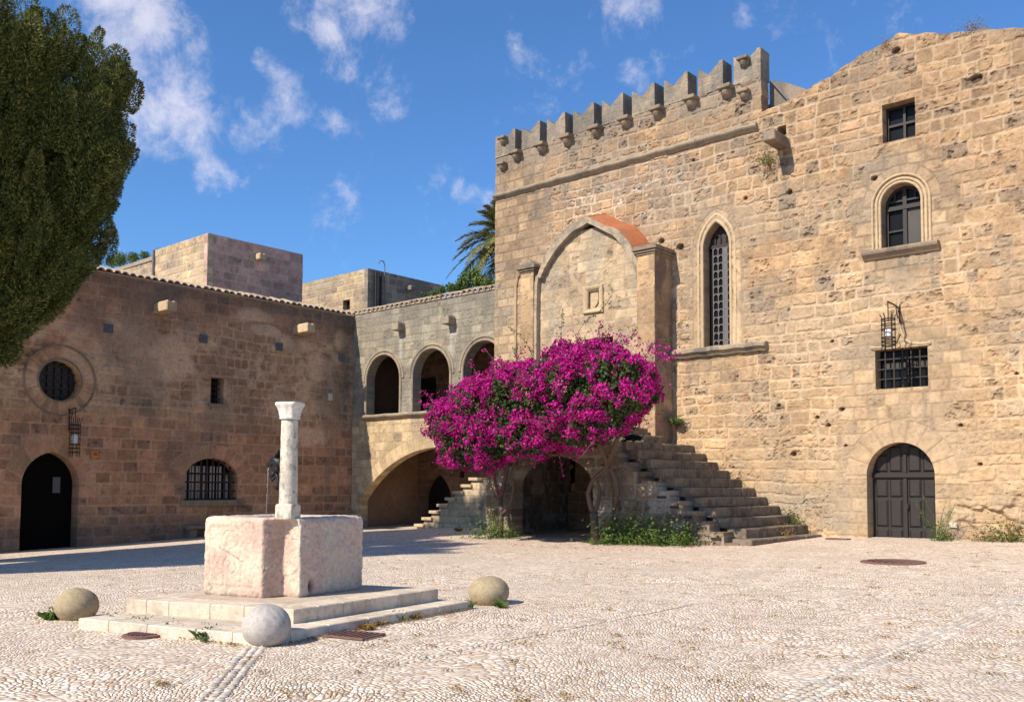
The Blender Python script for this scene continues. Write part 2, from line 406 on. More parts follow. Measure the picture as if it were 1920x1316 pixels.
M['dryweed'] = leaf_mat('dry_weed', [(.20, .10, .03), (.30, .17, .05), (.18, .17, .05)], trans=.2)
M['water'] = plain('water_drops', (.6, .65, .7), .05, spec=.8)
SKYTINT = (.56, .86, 1.16); CLOUDC = (6.4, 6.1, 6.7); SKYSTR = .112; SUNSTR = 4.8; EXPO = 0.45
# ---------------------------------------------------------------- ground
GC = np.array([(0,0,0),(-5,3,0),(-8,5,0),(-11,5,0),(-9,8,.02),(-3,10,.0),(-14,4,-.04),(-9.8,26.7,.2),(-6.4,26.7,.25),(0,26,.3),(-12,22.6,.09),(-14.4,22.4,.0),
 (-16.8,22.4,-.03),(-20,22.4,0),(-21.1,22.4,.02),(-24.3,26,.05),(-28.3,26,-.144),(-32,27,-.33),(-33.7,27,-.26),(-33.7,21,-.4),(-33.7,18.7,-.49),(-33.7,15.5,-.62),
 (-33.7,12.7,-.7),(-33.7,8,-.8),(-25,2,-.4),(0,-10,0),(-20,-10,-.2),(8,10,0.1),(-20,12,-.12)], float)
def _tps(r): return np.where(r > 0, r*r*np.log(r+1e-9), 0)
_K = _tps(np.hypot(GC[:, None, 0]-GC[None, :, 0], GC[:, None, 1]-GC[None, :, 1]))+np.eye(len(GC))*2.
_Pm = np.c_[np.ones(len(GC)), GC[:, :2]]
_W = np.linalg.solve(np.block([[_K, _Pm], [_Pm.T, np.zeros((3, 3))]]), np.r_[GC[:, 2], 0, 0, 0])
def gz(x, y):
    x, y = np.asarray(x, float), np.asarray(y, float)
    xc, yc = np.clip(x, -38, 10), np.clip(y, -12, 30)
    s = _W[-3]+_W[-2]*xc+_W[-1]*yc
    for i, g in enumerate(GC): s = s+_W[i]*_tps(np.hypot(xc-g[0], yc-g[1]))
    return s
def g_at(px, py):                     # where a photo pixel meets the ground
    z = 0
    for _ in range(6):
        p = hit(px, py, 2, z); z = float(gz(p[0], p[1]))
    return p
def spread(a, b, st, far):
    c = list(np.arange(a, b+1e-6, st)); k = st; x = b
    while x < far: k *= 1.35; x += k; c.append(x)
    k = st; x = a; lo = []
    while x > -far: k *= 1.35; x -= k; lo.append(x)
    return np.array(lo[::-1]+c)
gx, gy = np.meshgrid(spread(-38, 10, .25, 1500), spread(-6, 30, .25, 1500))
gzz = gz(gx, gy)+.025*(fbm(gx*.5, gy*.5, 3, 3)-.5)*((gx > -36) & (gx < 8) & (gy < 30))
nv_, nu_ = gx.shape; ii = np.arange(nv_*nu_).reshape(nv_, nu_)
mb = MB(); mb.add(np.stack([gx, gy, gzz], -1).reshape(-1, 3), np.stack([ii[:-1, :-1].ravel(), ii[:-1, 1:].ravel(), ii[1:, 1:].ravel(), ii[1:, :-1].ravel()], 1))

def pebble_mat():
    m, nt, b = mat('pebble_paving'); tc = nd(nt, 'ShaderNodeTexCoord'); co = tc.outputs['Object']
    # direction of the pebble rows wanders: distort the coordinates with slow noise
    nw = nd(nt, 'ShaderNodeTexNoise', Scale=.35, Detail=2.); L(nt, co, nw.inputs['Vector'])
    sub = nd(nt, 'ShaderNodeVectorMath', _operation='SUBTRACT'); L(nt, nw.outputs['Color'], sub.inputs[0]); sub.inputs[1].default_value = (.5, .5, .5)
    scl = nd(nt, 'ShaderNodeVectorMath', _operation='SCALE'); L(nt, sub.outputs[0], scl.inputs[0]); scl.inputs['Scale'].default_value = 2.2
    add = nd(nt, 'ShaderNodeVectorMath', _operation='ADD'); L(nt, co, add.inputs[0]); L(nt, scl.outputs[0], add.inputs[1])
    vc_ = nd(nt, 'ShaderNodeTexVoronoi', Scale=.55, Randomness=1.); vc_.voronoi_dimensions = '2D'; L(nt, add.outputs[0], vc_.inputs['Vector']); sc_ = nd(nt, 'ShaderNodeSeparateColor'); L(nt, vc_.outputs['Color'], sc_.inputs[0])
    an = nd(nt, 'ShaderNodeMath', _operation='MULTIPLY'); L(nt, sc_.outputs[0], an.inputs[0]); an.inputs[1].default_value = 2.2; vr = nd(nt, 'ShaderNodeVectorRotate', _rotation_type='Z_AXIS'); L(nt, add.outputs[0], vr.inputs['Vector']); L(nt, an.outputs[0], vr.inputs['Angle'])
    mp = nd(nt, 'ShaderNodeMapping'); mp.inputs['Rotation'].default_value = (0, 0, math.radians(-27)); mp.inputs['Scale'].default_value = (13.5, 23, .01); L(nt, vr.outputs[0], mp.inputs[0])
    v1 = nd(nt, 'ShaderNodeTexVoronoi', Scale=1., Randomness=.85); v1.voronoi_dimensions = '2D'; L(nt, mp.outputs[0], v1.inputs['Vector'])
    ve = nd(nt, 'ShaderNodeTexVoronoi', Scale=1., Randomness=.85, _feature='DISTANCE_TO_EDGE'); ve.voronoi_dimensions = '2D'; L(nt, mp.outputs[0], ve.inputs['Vector'])
    dome = ramp(nt, ve.outputs[0], [(.0, (0, 0, 0)), (.06, (.12,)*3), (.16, (.62,)*3), (.30, (.92,)*3), (.45, (1, 1, 1))])
    nf = nd(nt, 'ShaderNodeTexNoise', Scale=60., Detail=4.); L(nt, co, nf.inputs['Vector'])
    # per pebble colour
    sep = nd(nt, 'ShaderNodeSeparateColor'); L(nt, v1.outputs['Color'], sep.inputs[0])
    c = ramp(nt, sep.outputs[0], [(0., (.50, .40, .31)), (.22, (.68, .58, .48)), (.5, (.78, .70, .61)), (.8, (.84, .78, .71)), (.93, (.62, .58, .55)), (1., (.46, .44, .44))])
    c = mixn(nt, .5, c, ramp(nt, nf.outputs[0], [(.3, (.8, .78, .75)), (.7, (1.15, 1.15, 1.15))]), 'MULTIPLY')
    # joint fill: earth, moss in patches
    n3 = nd(nt, 'ShaderNodeTexNoise', Scale=1.3, Detail=6., Roughness=.65); L(nt, co, n3.inputs['Vector'])
    n4 = nd(nt, 'ShaderNodeTexNoise', Scale=.22, Detail=4., Roughness=.6); L(nt, co, n4.inputs['Vector'])
    earth = ramp(nt, n3.outputs[0], [(.35, (.40, .27, .18)), (.52, (.33, .18, .09)), (.66, (.17, .14, .06))])
    wid = nd(nt, 'ShaderNodeMath', _operation='MULTIPLY_ADD'); L(nt, n4.outputs[0], wid.inputs[0]); wid.inputs[1].default_value = .9; 
    s3 = nd(nt, 'ShaderNodeMath', _operation='MULTIPLY'); L(nt, n3.outputs[0], s3.inputs[0]); s3.inputs[1].default_value = .5; L(nt, s3.outputs[0], wid.inputs[2])
    wj = nd(nt, 'ShaderNodeMapRange'); L(nt, wid.outputs[0], wj.inputs[0]); wj.inputs[1].default_value = .5; wj.inputs[2].default_value = .9; wj.inputs[3].default_value = .045; wj.inputs[4].default_value = .17
    jm = nd(nt, 'ShaderNodeMapRange', _interpolation_type='SMOOTHSTEP'); L(nt, ve.outputs[0], jm.inputs[0]); jm.inputs[1].default_value = 0.0; L(nt, wj.outputs[0], jm.inputs[2]); jm.inputs[3].default_value = 1; jm.inputs[4].default_value = 0
    c = mixn(nt, jm.outputs[0], c, earth)
    # broad tone and worn earthy patches
    c = mixn(nt, .8, c, ramp(nt, n4.outputs[0], [(.3, (.90, .86, .80)), (.5, (1.0, .98, .95)), (.7, (1.12, 1.12, 1.12))]), 'MULTIPLY')
    n5 = nd(nt, 'ShaderNodeTexNoise', Scale=2.6, Detail=8., Roughness=.75); L(nt, co, n5.inputs['Vector'])
    pm = ramp(nt, n5.outputs[0], [(.565, (0, 0, 0)), (.68, (.8,)*3)])
    c = mixn(nt, pm, c, (.36, .24, .14))
    c = mixn(nt, 1., c, (1.03, .99, .925), 'MULTIPLY'); L(nt, c, b.inputs['Base Color']); b.inputs['Roughness'].default_value = .75; b.inputs['Specular IOR Level'].default_value = .25
    hh = nd(nt, 'ShaderNodeMath', _operation='MULTIPLY_ADD'); L(nt, nf.outputs[0], hh.inputs[0]); hh.inputs[1].default_value = .12; L(nt, dome, hh.inputs[2])
    hv = nd(nt, 'ShaderNodeMath', _operation='MULTIPLY_ADD'); L(nt, sep.outputs[1], hv.inputs[0]); hv.inputs[1].default_value = .35; L(nt, hh.outputs[0], hv.inputs[2])
    bp = nd(nt, 'ShaderNodeBump', Strength=.62, Distance=.024); L(nt, hv.outputs[0], bp.inputs['Height']); L(nt, bp.outputs[0], b.inputs['Normal'])
    return m
M['pebble'] = pebble_mat()
mb.build('pebble_ground', M['pebble'], smooth=True, kind='structure', label='square paved with small pale sea pebbles set on edge')

# rows of bigger pebbles that divide the paving into fields
def dome_pebbles(pos, ang, a, b, h, seed=0):
    n = len(pos); k = 8; th = np.arange(k)*2*math.pi/k
    r_ = np.random.default_rng(seed)
    V = np.zeros((n, 2*k+1, 3)); ca, sa = np.cos(ang)[:, None], np.sin(ang)[:, None]
    for i, (s, z) in enumerate(((1., 0), (.72, .72))):
        lx = a[:, None]*np.cos(th)*s*(1+.12*r_.standard_normal((n, k))); ly = b[:, None]*np.sin(th)*s
        V[:, i*k:(i+1)*k, 0] = pos[:, 0:1]+lx*ca-ly*sa; V[:, i*k:(i+1)*k, 1] = pos[:, 1:2]+lx*sa+ly*ca
        V[:, i*k:(i+1)*k, 2] = pos[:, 2:3]+h[:, None]*z-.004*(1-i)
    V[:, 2*k, :2] = pos[:, :2]; V[:, 2*k, 2] = pos[:, 2]+h
    F4 = [(i, (i+1) % k, k+(i+1) % k, k+i) for i in range(k)]; F3 = [(k+i, k+(i+1) % k, 2*k) for i in range(k)]
    off = (np.arange(n)*(2*k+1))[:, None, None]
    return V.reshape(-1, 3), (np.array(F4)[None]+off).reshape(-1, 4), (np.array(F3)[None]+off).reshape(-1, 3)
def strip(name, P, rows, w, label, seed):
    P = np.array(P, float)[:, :2]; seg = np.hypot(*(P[1:]-P[:-1]).T); T = np.r_[0, np.cumsum(seg)]
    pos, ang = [], []; r_ = np.random.default_rng(seed)
    for k in range(rows):
        t = 0
        while t < T[-1]:
            i = min(len(seg)-1, np.searchsorted(T, t, side='right')-1); f = (t-T[i])/seg[i]; d = (P[i+1]-P[i])/seg[i]
            q = P[i]+f*(P[i+1]-P[i])+np.array([-d[1], d[0]])*((k-(rows-1)/2)*w+r_.normal()*.004)
            pos.append((q[0], q[1])); ang.append(math.atan2(d[1], d[0])+r_.normal()*.12); t += .085+.03*r_.random()
    pos = np.array(pos); z = gz(pos[:, 0], pos[:, 1])
    n = len(pos); a = .034+.016*r_.random(n); b = w*.42+.008*r_.random(n); h = .005+.008*r_.random(n)
    V, F4, F3 = dome_pebbles(np.c_[pos, z+.004], np.array(ang), a, b, h, seed)
    t = r_.random(n); C = np.array([.68, .59, .49])*(.58+.55*t)[:, None]; C[t > .8] = (.42, .39, .36)
    m = MB(); m.add(V, np.concatenate([np.c_[F3, F3[:, 2]][:, :3]]), np.repeat(C, 17, 0)); m.f.append(F4); 
    m.build(name, M['platform'], smooth=True, kind='structure', label=label)
def gl(*pts): return [g_at(x, y)[:2] for x, y in pts]
strip('paving_strip', gl((484, 1208), (440, 1260), (392, 1316), (350, 1368)), 3, .075, 'rows of larger pebbles running toward the viewer from the front stone ball', 1)
strip('paving_strip', gl((1440, 1330), (1560, 1278), (1700, 1216), (1830, 1158), (1920, 1118)), 4, .08, 'double band of larger pebbles crossing the right foreground', 2)
strip('paving_strip', gl((700, 1258), (900, 1210), (1100, 1172), (1300, 1132)), 1, .05, 'thin line of larger pebbles right of the basin', 3)

# ---------------------------------------------------------------- stone palettes
GOLD = dict(c1=(.55, .365, .205), c2=(.41, .28, .165), c3=(.31, .245, .175), cm=(.58, .435, .285))
def lay(seed, ch, sw, jw, **k):
    d = dict(seed=seed, ch=ch, sw=sw, jw=jw, soft=.03, dep=.02, off=.02, fine=.012, pit=.03, jit=.3, warp=.03, rag=.012, rad=.05, bulge=.04, **GOLD); d.update(k); return d

# ================================================================ RIGHT PALACE
pal = empty('stone_palace', (-14, Y0, 0), 'tall golden stone palace with a battlemented left part, arched windows and a dark double door', 'building')
fx = lambda x, y, h=0: FAC.px(x, y, h)
# openings from the photo
dL, dR = fx(1626, 950)[0], fx(1754, 950)[0]; dC, dH = (dL+dR)/2, (dR-dL)/2; dTop = fx(1690, 829)[1]; dS = dTop-dH
gzd = .15
gwL, gwR = fx(1641, 690)[0], fx(1740, 690)[0]; gwB, gwT = fx(1690, 727)[1], fx(1690, 652)[1]
awL, awR = fx(1653, 420)[0], fx(1727, 420)[0]; awC, awH = (awL+awR)/2, (awR-awL)/2; awB, awT = fx(1690, 463)[1], fx(1698, 342)[1]; awS = awT-awH
swL, swR = fx(1654, 225)[0], fx(1716, 225)[0]; swB, swT = fx(1685, 262)[1], fx(1685, 190)[1]
lnL, lnR = fx(1320, 560)[0], fx(1368, 560)[0]; lnC, lnH = (lnL+lnR)/2, (lnR-lnL)/2; lnB, lnT = fx(1344, 650)[1], fx(1343, 417)[1]; lnS = lnT-1.75*lnH*1.0
nhU, nhV = fx(1467, 245)
o_door = o_round(dC, dH, -9, dS); o_grille = o_rect(gwL, gwR, gwB, gwT); o_arch = o_round(awC, awH, awB, awS); o_small = o_rect(swL, swR, swB, swT)
o_lan = o_point(lnC, lnH, lnB, lnS, lnT-lnS)
o_hole = o_rect(nhU-.16, nhU+.12, nhV-.16, nhV+.16)
ctl = [(1427, 209.6), (1458, 197), (1491, 180), (1535, 157), (1575, 127), (1619, 104), (1655, 84), (1684, 65), (1728, 63), (1775, 59), (1827, 57), (1920, 54)]
ctl = [fx(*q) for q in ctl]; cu = [q[0] for q in ctl]+[-3, 2.5]; cv = [q[1] for q in ctl]+[ctl[-1][1], ctl[-1][1]]
GAP_V = 14.55; MTOP = 15.5
uTL = fx(927, 640)[0]; uTR = fx(1426, 150)[0]
def topv(u, v): return np.where(u < uTR+.02, GAP_V, np.interp(u, cu, cv)+.09*(fbm(u*2.2, u*0+3, 31, 3)-.5)*2+.05*(_hash(np.floor(u/.5), u*0, 4)-.5))
def F_fac(u, v):
    d = topv(u, v)-v
    for o in (o_door, o_grille, o_arch, o_small, o_lan, o_hole): d = np.minimum(d, o(u, v))
    return d
def rough_mask(u, v):
    n = (fbm(u*.6, v*.6, 41, 3)-.5)*2
    m = sm(-22.3, -20.9, u+n*1.2)*1.
    for (uc, vc, ru, rv) in ((dC, 1.5, 2.0, 2.6), ((gwL+gwR)/2, (gwB+gwT)/2, 1.9, 1.3), (awC, (awB+awT)/2, 1.5, 2.0), (lnC, (lnB+lnT)/2, 1.1, 3.2), (dC-.2, 3.9, 1.6, 1.2)):
        m = np.minimum(m, sm(.85, 1.1, np.hypot((u-uc)/ru, (v-vc)/rv)+n*.12))
    return m
white_zone = lambda u, v: np.exp(-(((u+18.6)/3.4)**2+((v-11.8)/1.3)**2))
def low_zone(u, v): return sm(2.2, .6, v+(fbm(u, v, 8, 3)-.5)*1.8)
arches_f = [ring(o_door, dC, dS, .62, dS-.1, .42), ring(o_arch, awC, awS, .55, awS-.1, .4), ring(o_lan, lnC, lnS-.2, .42, lnB, .5)]
def HC_fac(u, v):
    H, C = stonefield(u, v, [(None, lay(21, .36, .55, .016, dep=.014, off=.012, fine=.008, pit=.02, mortar_amt=.7, cm=(.27, .20, .13), jit=.22, warp=.015, c1=(.52, .37, .225), c2=(.39, .28, .175), c3=(.30, .24, .175))),
        (rough_mask, lay(22, .375, .54, .020, dep=.022, off=.032, fine=.045, pit=.06, jit=.5, warp=.085, rag=.03, rad=.06, soft=.028, bulge=.02, mfn=lambda u, v: .18+.75*sm(.40, .62, fbm(u*.45, v*.6, 40, 3)+.10*sm(6, 11, v))))], arches_f)
    w = white_zone(u, v); mo = sm(-.010, -.035, H); C = mixc(C, np.array([.72, .66, .54]), np.clip(w*1.1*mo, 0, .9))
    # dark lichen on the upper courses, brownish decay along the foot
    up = sm(12.0, 14.8, v+(fbm(u*.8, v*.8, 51, 4)-.5)*3)*sm(.42, .62, fbm(u*1.2, v*.9, 52, 4))*(u < -9)
    C = mixc(C, np.array([.22, .19, .15]), up*.62)
    tr_ = sm(.46, .62, fbm(u*.5+3, v*.7, 53, 4)); C = mixc(C, np.array([.34, .29, .22]), tr_*.35)
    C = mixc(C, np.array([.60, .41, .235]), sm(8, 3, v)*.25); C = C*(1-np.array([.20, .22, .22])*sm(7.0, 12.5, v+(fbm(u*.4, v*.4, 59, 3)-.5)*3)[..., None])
    C = mixc(C, np.array([.24, .205, .165]), sm(13.75, 14.2, v+(fbm(u*1.7, v, 60, 3)-.5)*.5)*(u < uTR)*.6)
    lo = low_zone(u, v); C = mixc(C, np.array([.33, .28, .21]), lo*sm(.35, .6, fbm(u*1.5, v*1.5, 54, 4))*.75*np.where(u < dL-.5, 1, .35))
    for (a, b, w_, l_) in STK:
        k = np.exp(-((u-a)/w_)**2)*sm(b, b-.15, v)*sm(b-l_, b-l_*.3, v)*sm(.30, .62, fbm(u*9, v*.7, 61, 3)); C = mixc(C, np.array([.20, .165, .13]), k*.6)
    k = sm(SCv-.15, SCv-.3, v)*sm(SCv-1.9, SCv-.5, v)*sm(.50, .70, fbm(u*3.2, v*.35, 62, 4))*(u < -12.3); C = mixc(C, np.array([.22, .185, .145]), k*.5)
    C = C*.95
    # red brick packing in joints
    rd = sm(.73, .80, fbm(u*6, v*6, 55, 3))*sm(-.008, -.03, H)*(fbm(u*.4, v*.4, 56, 2) > .45); C = mixc(C, np.array([.48, .17, .07]), rd*.9)
    # putlog holes and deep pits
    for (a, b, r0) in PITS:
        q = np.hypot((u-a)*1., (v-b)*1.3); k = sm(r0*1.25, r0*.8, q); H = H-k*.16; C = C*(1-.55*k)[..., None]
    # eroded foot course right of the door
    er = sm(1.75, 1.2, v)*sm(dR+.35, dR+.8, u); H = H-er*.12*sm(.42, .6, fbm(u*1.6, v*2.4, 57, 4))
    return H, C
SCv = 13.0
STK = [(fx(1467, 300)[0], fx(1467, 290)[1], .22, 3.2), (awL-.25, awB-.2, .18, 1.6), (awR+.3, awB-.2, .2, 1.8), (awC, awB-.2, .5, 1.0), (fx(1300, 670)[0], fx(1300, 672)[1], .4, 1.6), (fx(1420, 650)[0], fx(1420, 655)[1], .25, 2.2), (gwL, gwB, .15, 1.4), (gwR, gwB, .18, 1.6), (swL, swB, .15, 1.0), (-22.3, 12.9, .5, 2.5), (-5., 14., .8, 4.)]
PITS = [(fx(x, y)[0], fx(x, y)[1], r0) for x, y, r0 in [(1459, 760, .06), (1578, 767, .07), (1532, 782, .05), (1553, 797, .06), (1487, 851, .08), (1585, 835, .04), (1639, 334, .08), (1800, 797, .05), (1240, 452, .1), (1275, 463, .12), (1480, 360, .09), (1830, 147, .14), (1680, 95, .10), (1838, 870, .05), (1905, 700, .04), (1398, 372, .06), (1300, 300, .05), (1560, 640, .04)]]
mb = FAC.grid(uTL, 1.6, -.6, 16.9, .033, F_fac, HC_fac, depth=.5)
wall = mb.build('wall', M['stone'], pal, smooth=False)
# solid body behind the facade (closed sides, roof) with dark rooms behind the windows
b = MB(); TD = 7.
b.add([(uTL, Y0+.03, -1), (uTL, Y0+TD, -1), (uTL, Y0+TD, 14.0), (uTL, Y0+.03, 14.0), (1.6, Y0+.5, -1), (1.6, Y0+TD, -1), (1.6, Y0+TD, 13), (1.6, Y0+.5, 13)],
      [(0, 3, 2, 1), (4, 5, 6, 7), (1, 2, 6, 5)], (.42, .32, .2))
b.build('side_wall', M['stone'], pal)
b = MB(); b.box(((uTL+uTR)/2, Y0+3.7, 13.8), (uTR-uTL-.02, TD-1.1, .2)); b.box(((uTR+1.6)/2, Y0+3.8, 12.3), (1.6-uTR-.05, TD-.8, .2))
b.build('roof', M['roof'], pal)

# merlons: M-shaped tops, each its own part
zz = lambda x, y: (900+x/2.862, 60+y/2.862)
mer = [(100, 190), (225, 322), (360, 458), (500, 612), (655, 768), (815, 937), (988, 1115), (1170, 1303), (1360, 1505)]
merY = [(548, 517), (505, 470), (455, 420), (402, 370), (355, 320), (305, 265), (250, 208), (190, 147), (125, 80)]
gaps = []
for i, ((a, b_), (ya, yb)) in enumerate(zip(mer, merY)):
    ua, ub = fx(*zz(a, ya))[0], fx(*zz(b_, yb))[0]
    if i == 0: ua = uTL
    if gaps: gaps[-1].append(ua)
    gaps.append([ub])
    last = i == 8; lo = GAP_V if not last else GAP_V-.02
    def F_m(u, v, ua=ua, ub=ub): 
        t = (u-ua)/(ub-ua); V = MTOP-.05+.12*(1-1)-.30*np.clip(1-np.abs(t-.42)/.42, 0, 1)*1+.04*(fbm(u*8, u*0, 5, 2)-.5)
        V = np.where(t > .84, np.minimum(MTOP, V+.06), V)
        return np.minimum(V-v, 9)
    def HC_m(u, v, s=i): 
        H, C = stonefield(u, v, [(None, lay(60+s, .27, .45, .01, dep=.008, off=.008, fine=.008, pit=.02, mortar_amt=.3, cm=(.5, .42, .3), c1=(.42, .32, .2), c2=(.36, .28, .19)))])
        g = sm(.35, .65, fbm(u*1.5, v*1.2, 71, 4)); return H, mixc(C, np.array([.22, .195, .165]), .35+.5*g)
    mb = FAC.grid(ua, ub, lo, MTOP+.1, .03, F_m, HC_m, depth=.6, h0=.012)
    mb.add([(ua, Y0+.588, lo), (ub, Y0+.588, lo), (ub, Y0+.588, MTOP-.3), (ua, Y0+.588, MTOP-.3)], [(1, 0, 3, 2)], (.25, .2, .16))
    mb.build('merlon', M['merlon'], pal)
gaps[-1].append(uTR+.2)
def corbel(u, v, s=1., par=None):
    m = MB(); R = []
    FAC.box(m, u-.24*s, u+.24*s, v-.13*s, v, -.05, .34*s, bev=.02)
    n = 9
    s *= .9; rr = [(.0, .215), (.06, .23), (.12, .22), (.2, .18), (.27, .12), (.31, .05)]
    V = []
    for (dz, r0) in rr:
        for k in range(n): a = math.pi*k/(n-1); V.append(FAC.p(u+r0*s*math.cos(a), v-.13*s-dz*s, .0+r0*s*1.35*math.sin(a)))
    F = [(i*n+k, i*n+k+1, (i+1)*n+k+1, (i+1)*n+k) for i in range(len(rr)-1) for k in range(n-1)]
    m.add(np.array(V), F); m.build('corbel', M['trim'], par)
for g in gaps[:-1]: corbel((g[0]+g[1])/2-.02, GAP_V-.02, 1.0, pal)
for (x, y) in ((zz(132, 568)), (zz(128, 706)), (zz(1422, 143)), (zz(1424, 318))):
    u, v = fx(x, y); corbel(u, v, .8, pal)
# string course
SCv = 13.0
prof = [(-.16, .0), (-.16, .02), (-.06, .14), (-.02, .17), (.04, .17), (.07, .12), (.07, 0)]
m = MB(); n = 40; pts = [(uTL-.02+(fx(1422, 240)[0]-uTL)*i/n, SCv+.012*math.sin(i*1.7)) for i in range(n+1)]
FAC.sweep(pts, prof, m)
m.build('string_course', M['trim_grey'], pal)
# windows -----------------------------------------------------------
def bars(W, m, u0, u1, v0, v1, h, nu, nv, t, d, inc=False):
    for k in range(nu): u = u0+(u1-u0)*(k+1)/(nu+1); W.box(m, u-t/2, u+t/2, v0, v1, h-d/2, h+d/2)
    for k in range(nv): v = v0+(v1-v0)*(k+1)/(nv+1); W.box(m, u0, u1, v-t/2, v+t/2, h-d/2-.003, h+d/2+.003)
# small square window
w = MB(); FAC.poly(w, [(swL, swB), (swR, swB), (swR, swT), (swL, swT)], -.42); win = w.build('window', M['glass'], pal, label='small square window with four dark panes')
f = MB(); t = .07
for a in ((swL, swR, swB, swB+t), (swL, swR, swT-t, swT), (swL, swL+t, swB+t, swT-t), (swR-t, swR, swB+t, swT-t)): FAC.box(f, *a, -.40, -.34)
uc = swL+(swR-swL)*.56; vc = swB+(swT-swB)*.5
FAC.box(f, uc-.035, uc+.035, swB+t, swT-t, -.395, -.33); FAC.box(f, swL+t, swR-t, vc-.035, vc+.035, -.393, -.335)
f.build('frame', M['wood'], win)
# round-headed window
pts = [(awL, awB)]+a_round(awC, awH, awS)+[(awR, awB)]
w = MB(); FAC.poly(w, pts, -.42); win = w.build('window', M['glass'], pal, label='round-headed window with moulded surround, one pane greyed')
f = MB(); FAC.sweep(pts[::-1], [(-.005, -.41), (-.005, -.33), (.08, -.33), (.08, -.41)], f)
FAC.box(f, awL, awR, awB, awB+.08, -.40, -.33); FAC.box(f, awC-.055, awC+.055, awB+.08, awT-.02, -.40, -.32); FAC.box(f, awL+.05, awR-.05, awS-.12, awS, -.398, -.30)
FAC.box(f, awL+.08, awC-.055, (awB+awS)/2-.1, (awB+awS)/2-.05, -.4, -.345); FAC.box(f, awL+.06, awR-.06, awS+.12, awS+.17, -.4, -.345)
for sx in (-1, 1): FAC.box(f, awC+sx*awH*.52-.02, awC+sx*awH*.52+.02, awS+.17, awS+awH*.78, -.4, -.35)
f.build('frame', M['wood'], win)
g = MB(); FAC.poly(g, [(awC+.06, awB+.09), (awR-.07, awB+.09), (awR-.07, awS-.13), (awC+.06, awS-.13)], -.385); g.build('pane', M['glass_pale'], win)
m = MB()
path = [(awL, awB+.02)]+a_round(awC, awH, awS)+[(awR, awB+.02)]
for off, pr in ((.04, .05), (.14, .035), (.25, .06)):
    pth = [(awL-off, awB+.02)]+a_round(awC, awH+off, awS)+[(awR+off, awB+.02)]
    FAC.sweep(pth, [(-.035, -.02), (-.035, pr*.6), (-.015, pr), (.015, pr), (.035, pr*.6), (.035, -.02)], m)
m.build('window_moulding', M['trim_light'], win)
m = MB(); su0, su1 = fx(1620, 478)[0], fx(1762, 452)[0]
FAC.sweep([(su0, awB-.06), (su1, awB-.06)], [(.06, .0), (.06, .20), (.0, .22), (-.06, .20), (-.14, .10), (-.2, .05), (-.2, 0)], m); m.build('sill', M['trim'], win)
# barred window
w = MB(); FAC.poly(w, [(gwL, gwB), (gwR, gwB), (gwR, gwT), (gwL, gwT)], -.42); win = w.build('window', M['glass'], pal, label='wide low window behind an iron grid, ogee moulding above')
f = MB(); bars(FAC, f, gwL+.02, gwR, gwB, gwT, -.10, 5, 3, .035, .035); FAC.box(f, (gwL+gwR)/2+.01, (gwL+gwR)/2+.1, gwB, gwT, -.38, -.33); f.build('grille', M['iron'], win)
g = MB(); vv = gwB+(gwT-gwB)*.52  # pale plates imitate reflections in the glass behind the bars
for k in range(8):
    if k == 4: continue
    u = gwL+.12+k*(gwR-gwL-.2)/8; FAC.box(g, u+.02, u+.15, vv, vv+.20, -.41, -.40)
g.build('pane', M['glass_pale'], win)
m = MB(); mid = (gwL+gwR)/2; up = gwT+.06
og = [(gwL-.1, up), (mid-.5, up), (mid-.28, up+.05), (mid-.13, up+.16), (mid-.04, up+.36), (mid, up+.55)]
og = og+[(2*mid-a, b_) for a, b_ in og[-2::-1]]
FAC.sweep(og, [(-.04, -.01), (-.04, .04), (0, .07), (.035, .05), (.035, -.01)], m); FAC.sweep([(gwL-.04, up-.03), (gwR+.04, up-.03)], [(-.03, -.01), (-.03, .03), (.01, .04), (.01, -.01)], m)
m.build('window_moulding', M['trim_light'], win)
# lancet window with lead lattice
pts = [(lnL, lnB)]+a_point(lnC, lnH, lnS, lnT-lnS)+[(lnR, lnB)]
w = MB(); FAC.poly(w, pts, -.36); win = w.build('window', M['glass'], pal, label='tall pointed window filled with a grey lattice of small panes')
f = MB(); gT = lnS+.05; cols_ = [lnL+.09, lnL+.09+.185, lnL+.09+.37, lnL+.09+.55+.04, lnL+.09+.74]
wcol = (lnR-lnL); c0 = [0.18, .38, .58, .72, .93]
U_ = [lnL+wcol*q for q in c0]; rows_ = 13; rh = (gT-lnB)/rows_
for i, u in enumerate(U_): t = .014 if i not in (2, 3) else .026; FAC.box(f, u-t, u+t, lnB, gT, -.35, -.31)
FAC.box(f, U_[2]+.03, U_[3]-.03, lnB, gT, -.348, -.315)
for k in range(rows_+1): v = lnB+k*rh; FAC.box(f, U_[0], U_[-1], v-.014, v+.014, -.349, -.305)
for k in range(rows_):       # rounded pane heads: small corner fillets
    v1_ = lnB+(k+1)*rh-.02
    for (a, b_) in ((0, 1), (1, 2), (3, 4)):
        for s_, u in ((1, U_[a]+.018), (-1, U_[b_]-.018)): FAC.poly(f, [(u, v1_), (u, v1_-.06), (u+s_*.03, v1_-.015), (u+s_*.06, v1_)][::(1 if s_ > 0 else -1)], -.312)
f.build('lattice', M['lead'], win)
f = MB(); FAC.box(f, lnL, lnR, gT, gT+.10, -.35, -.30); 
for u in (lnL+wcol*.38, lnL+wcol*.80):
    FAC.sweep([(u-.09, gT+.12), (u-.09, gT+.32)]+a_round(u, .09, gT+.32, n=8)+[(u+.09, gT+.12)], [(-.02, -.35), (-.02, -.29), (.02, -.29), (.02, -.35)], f)
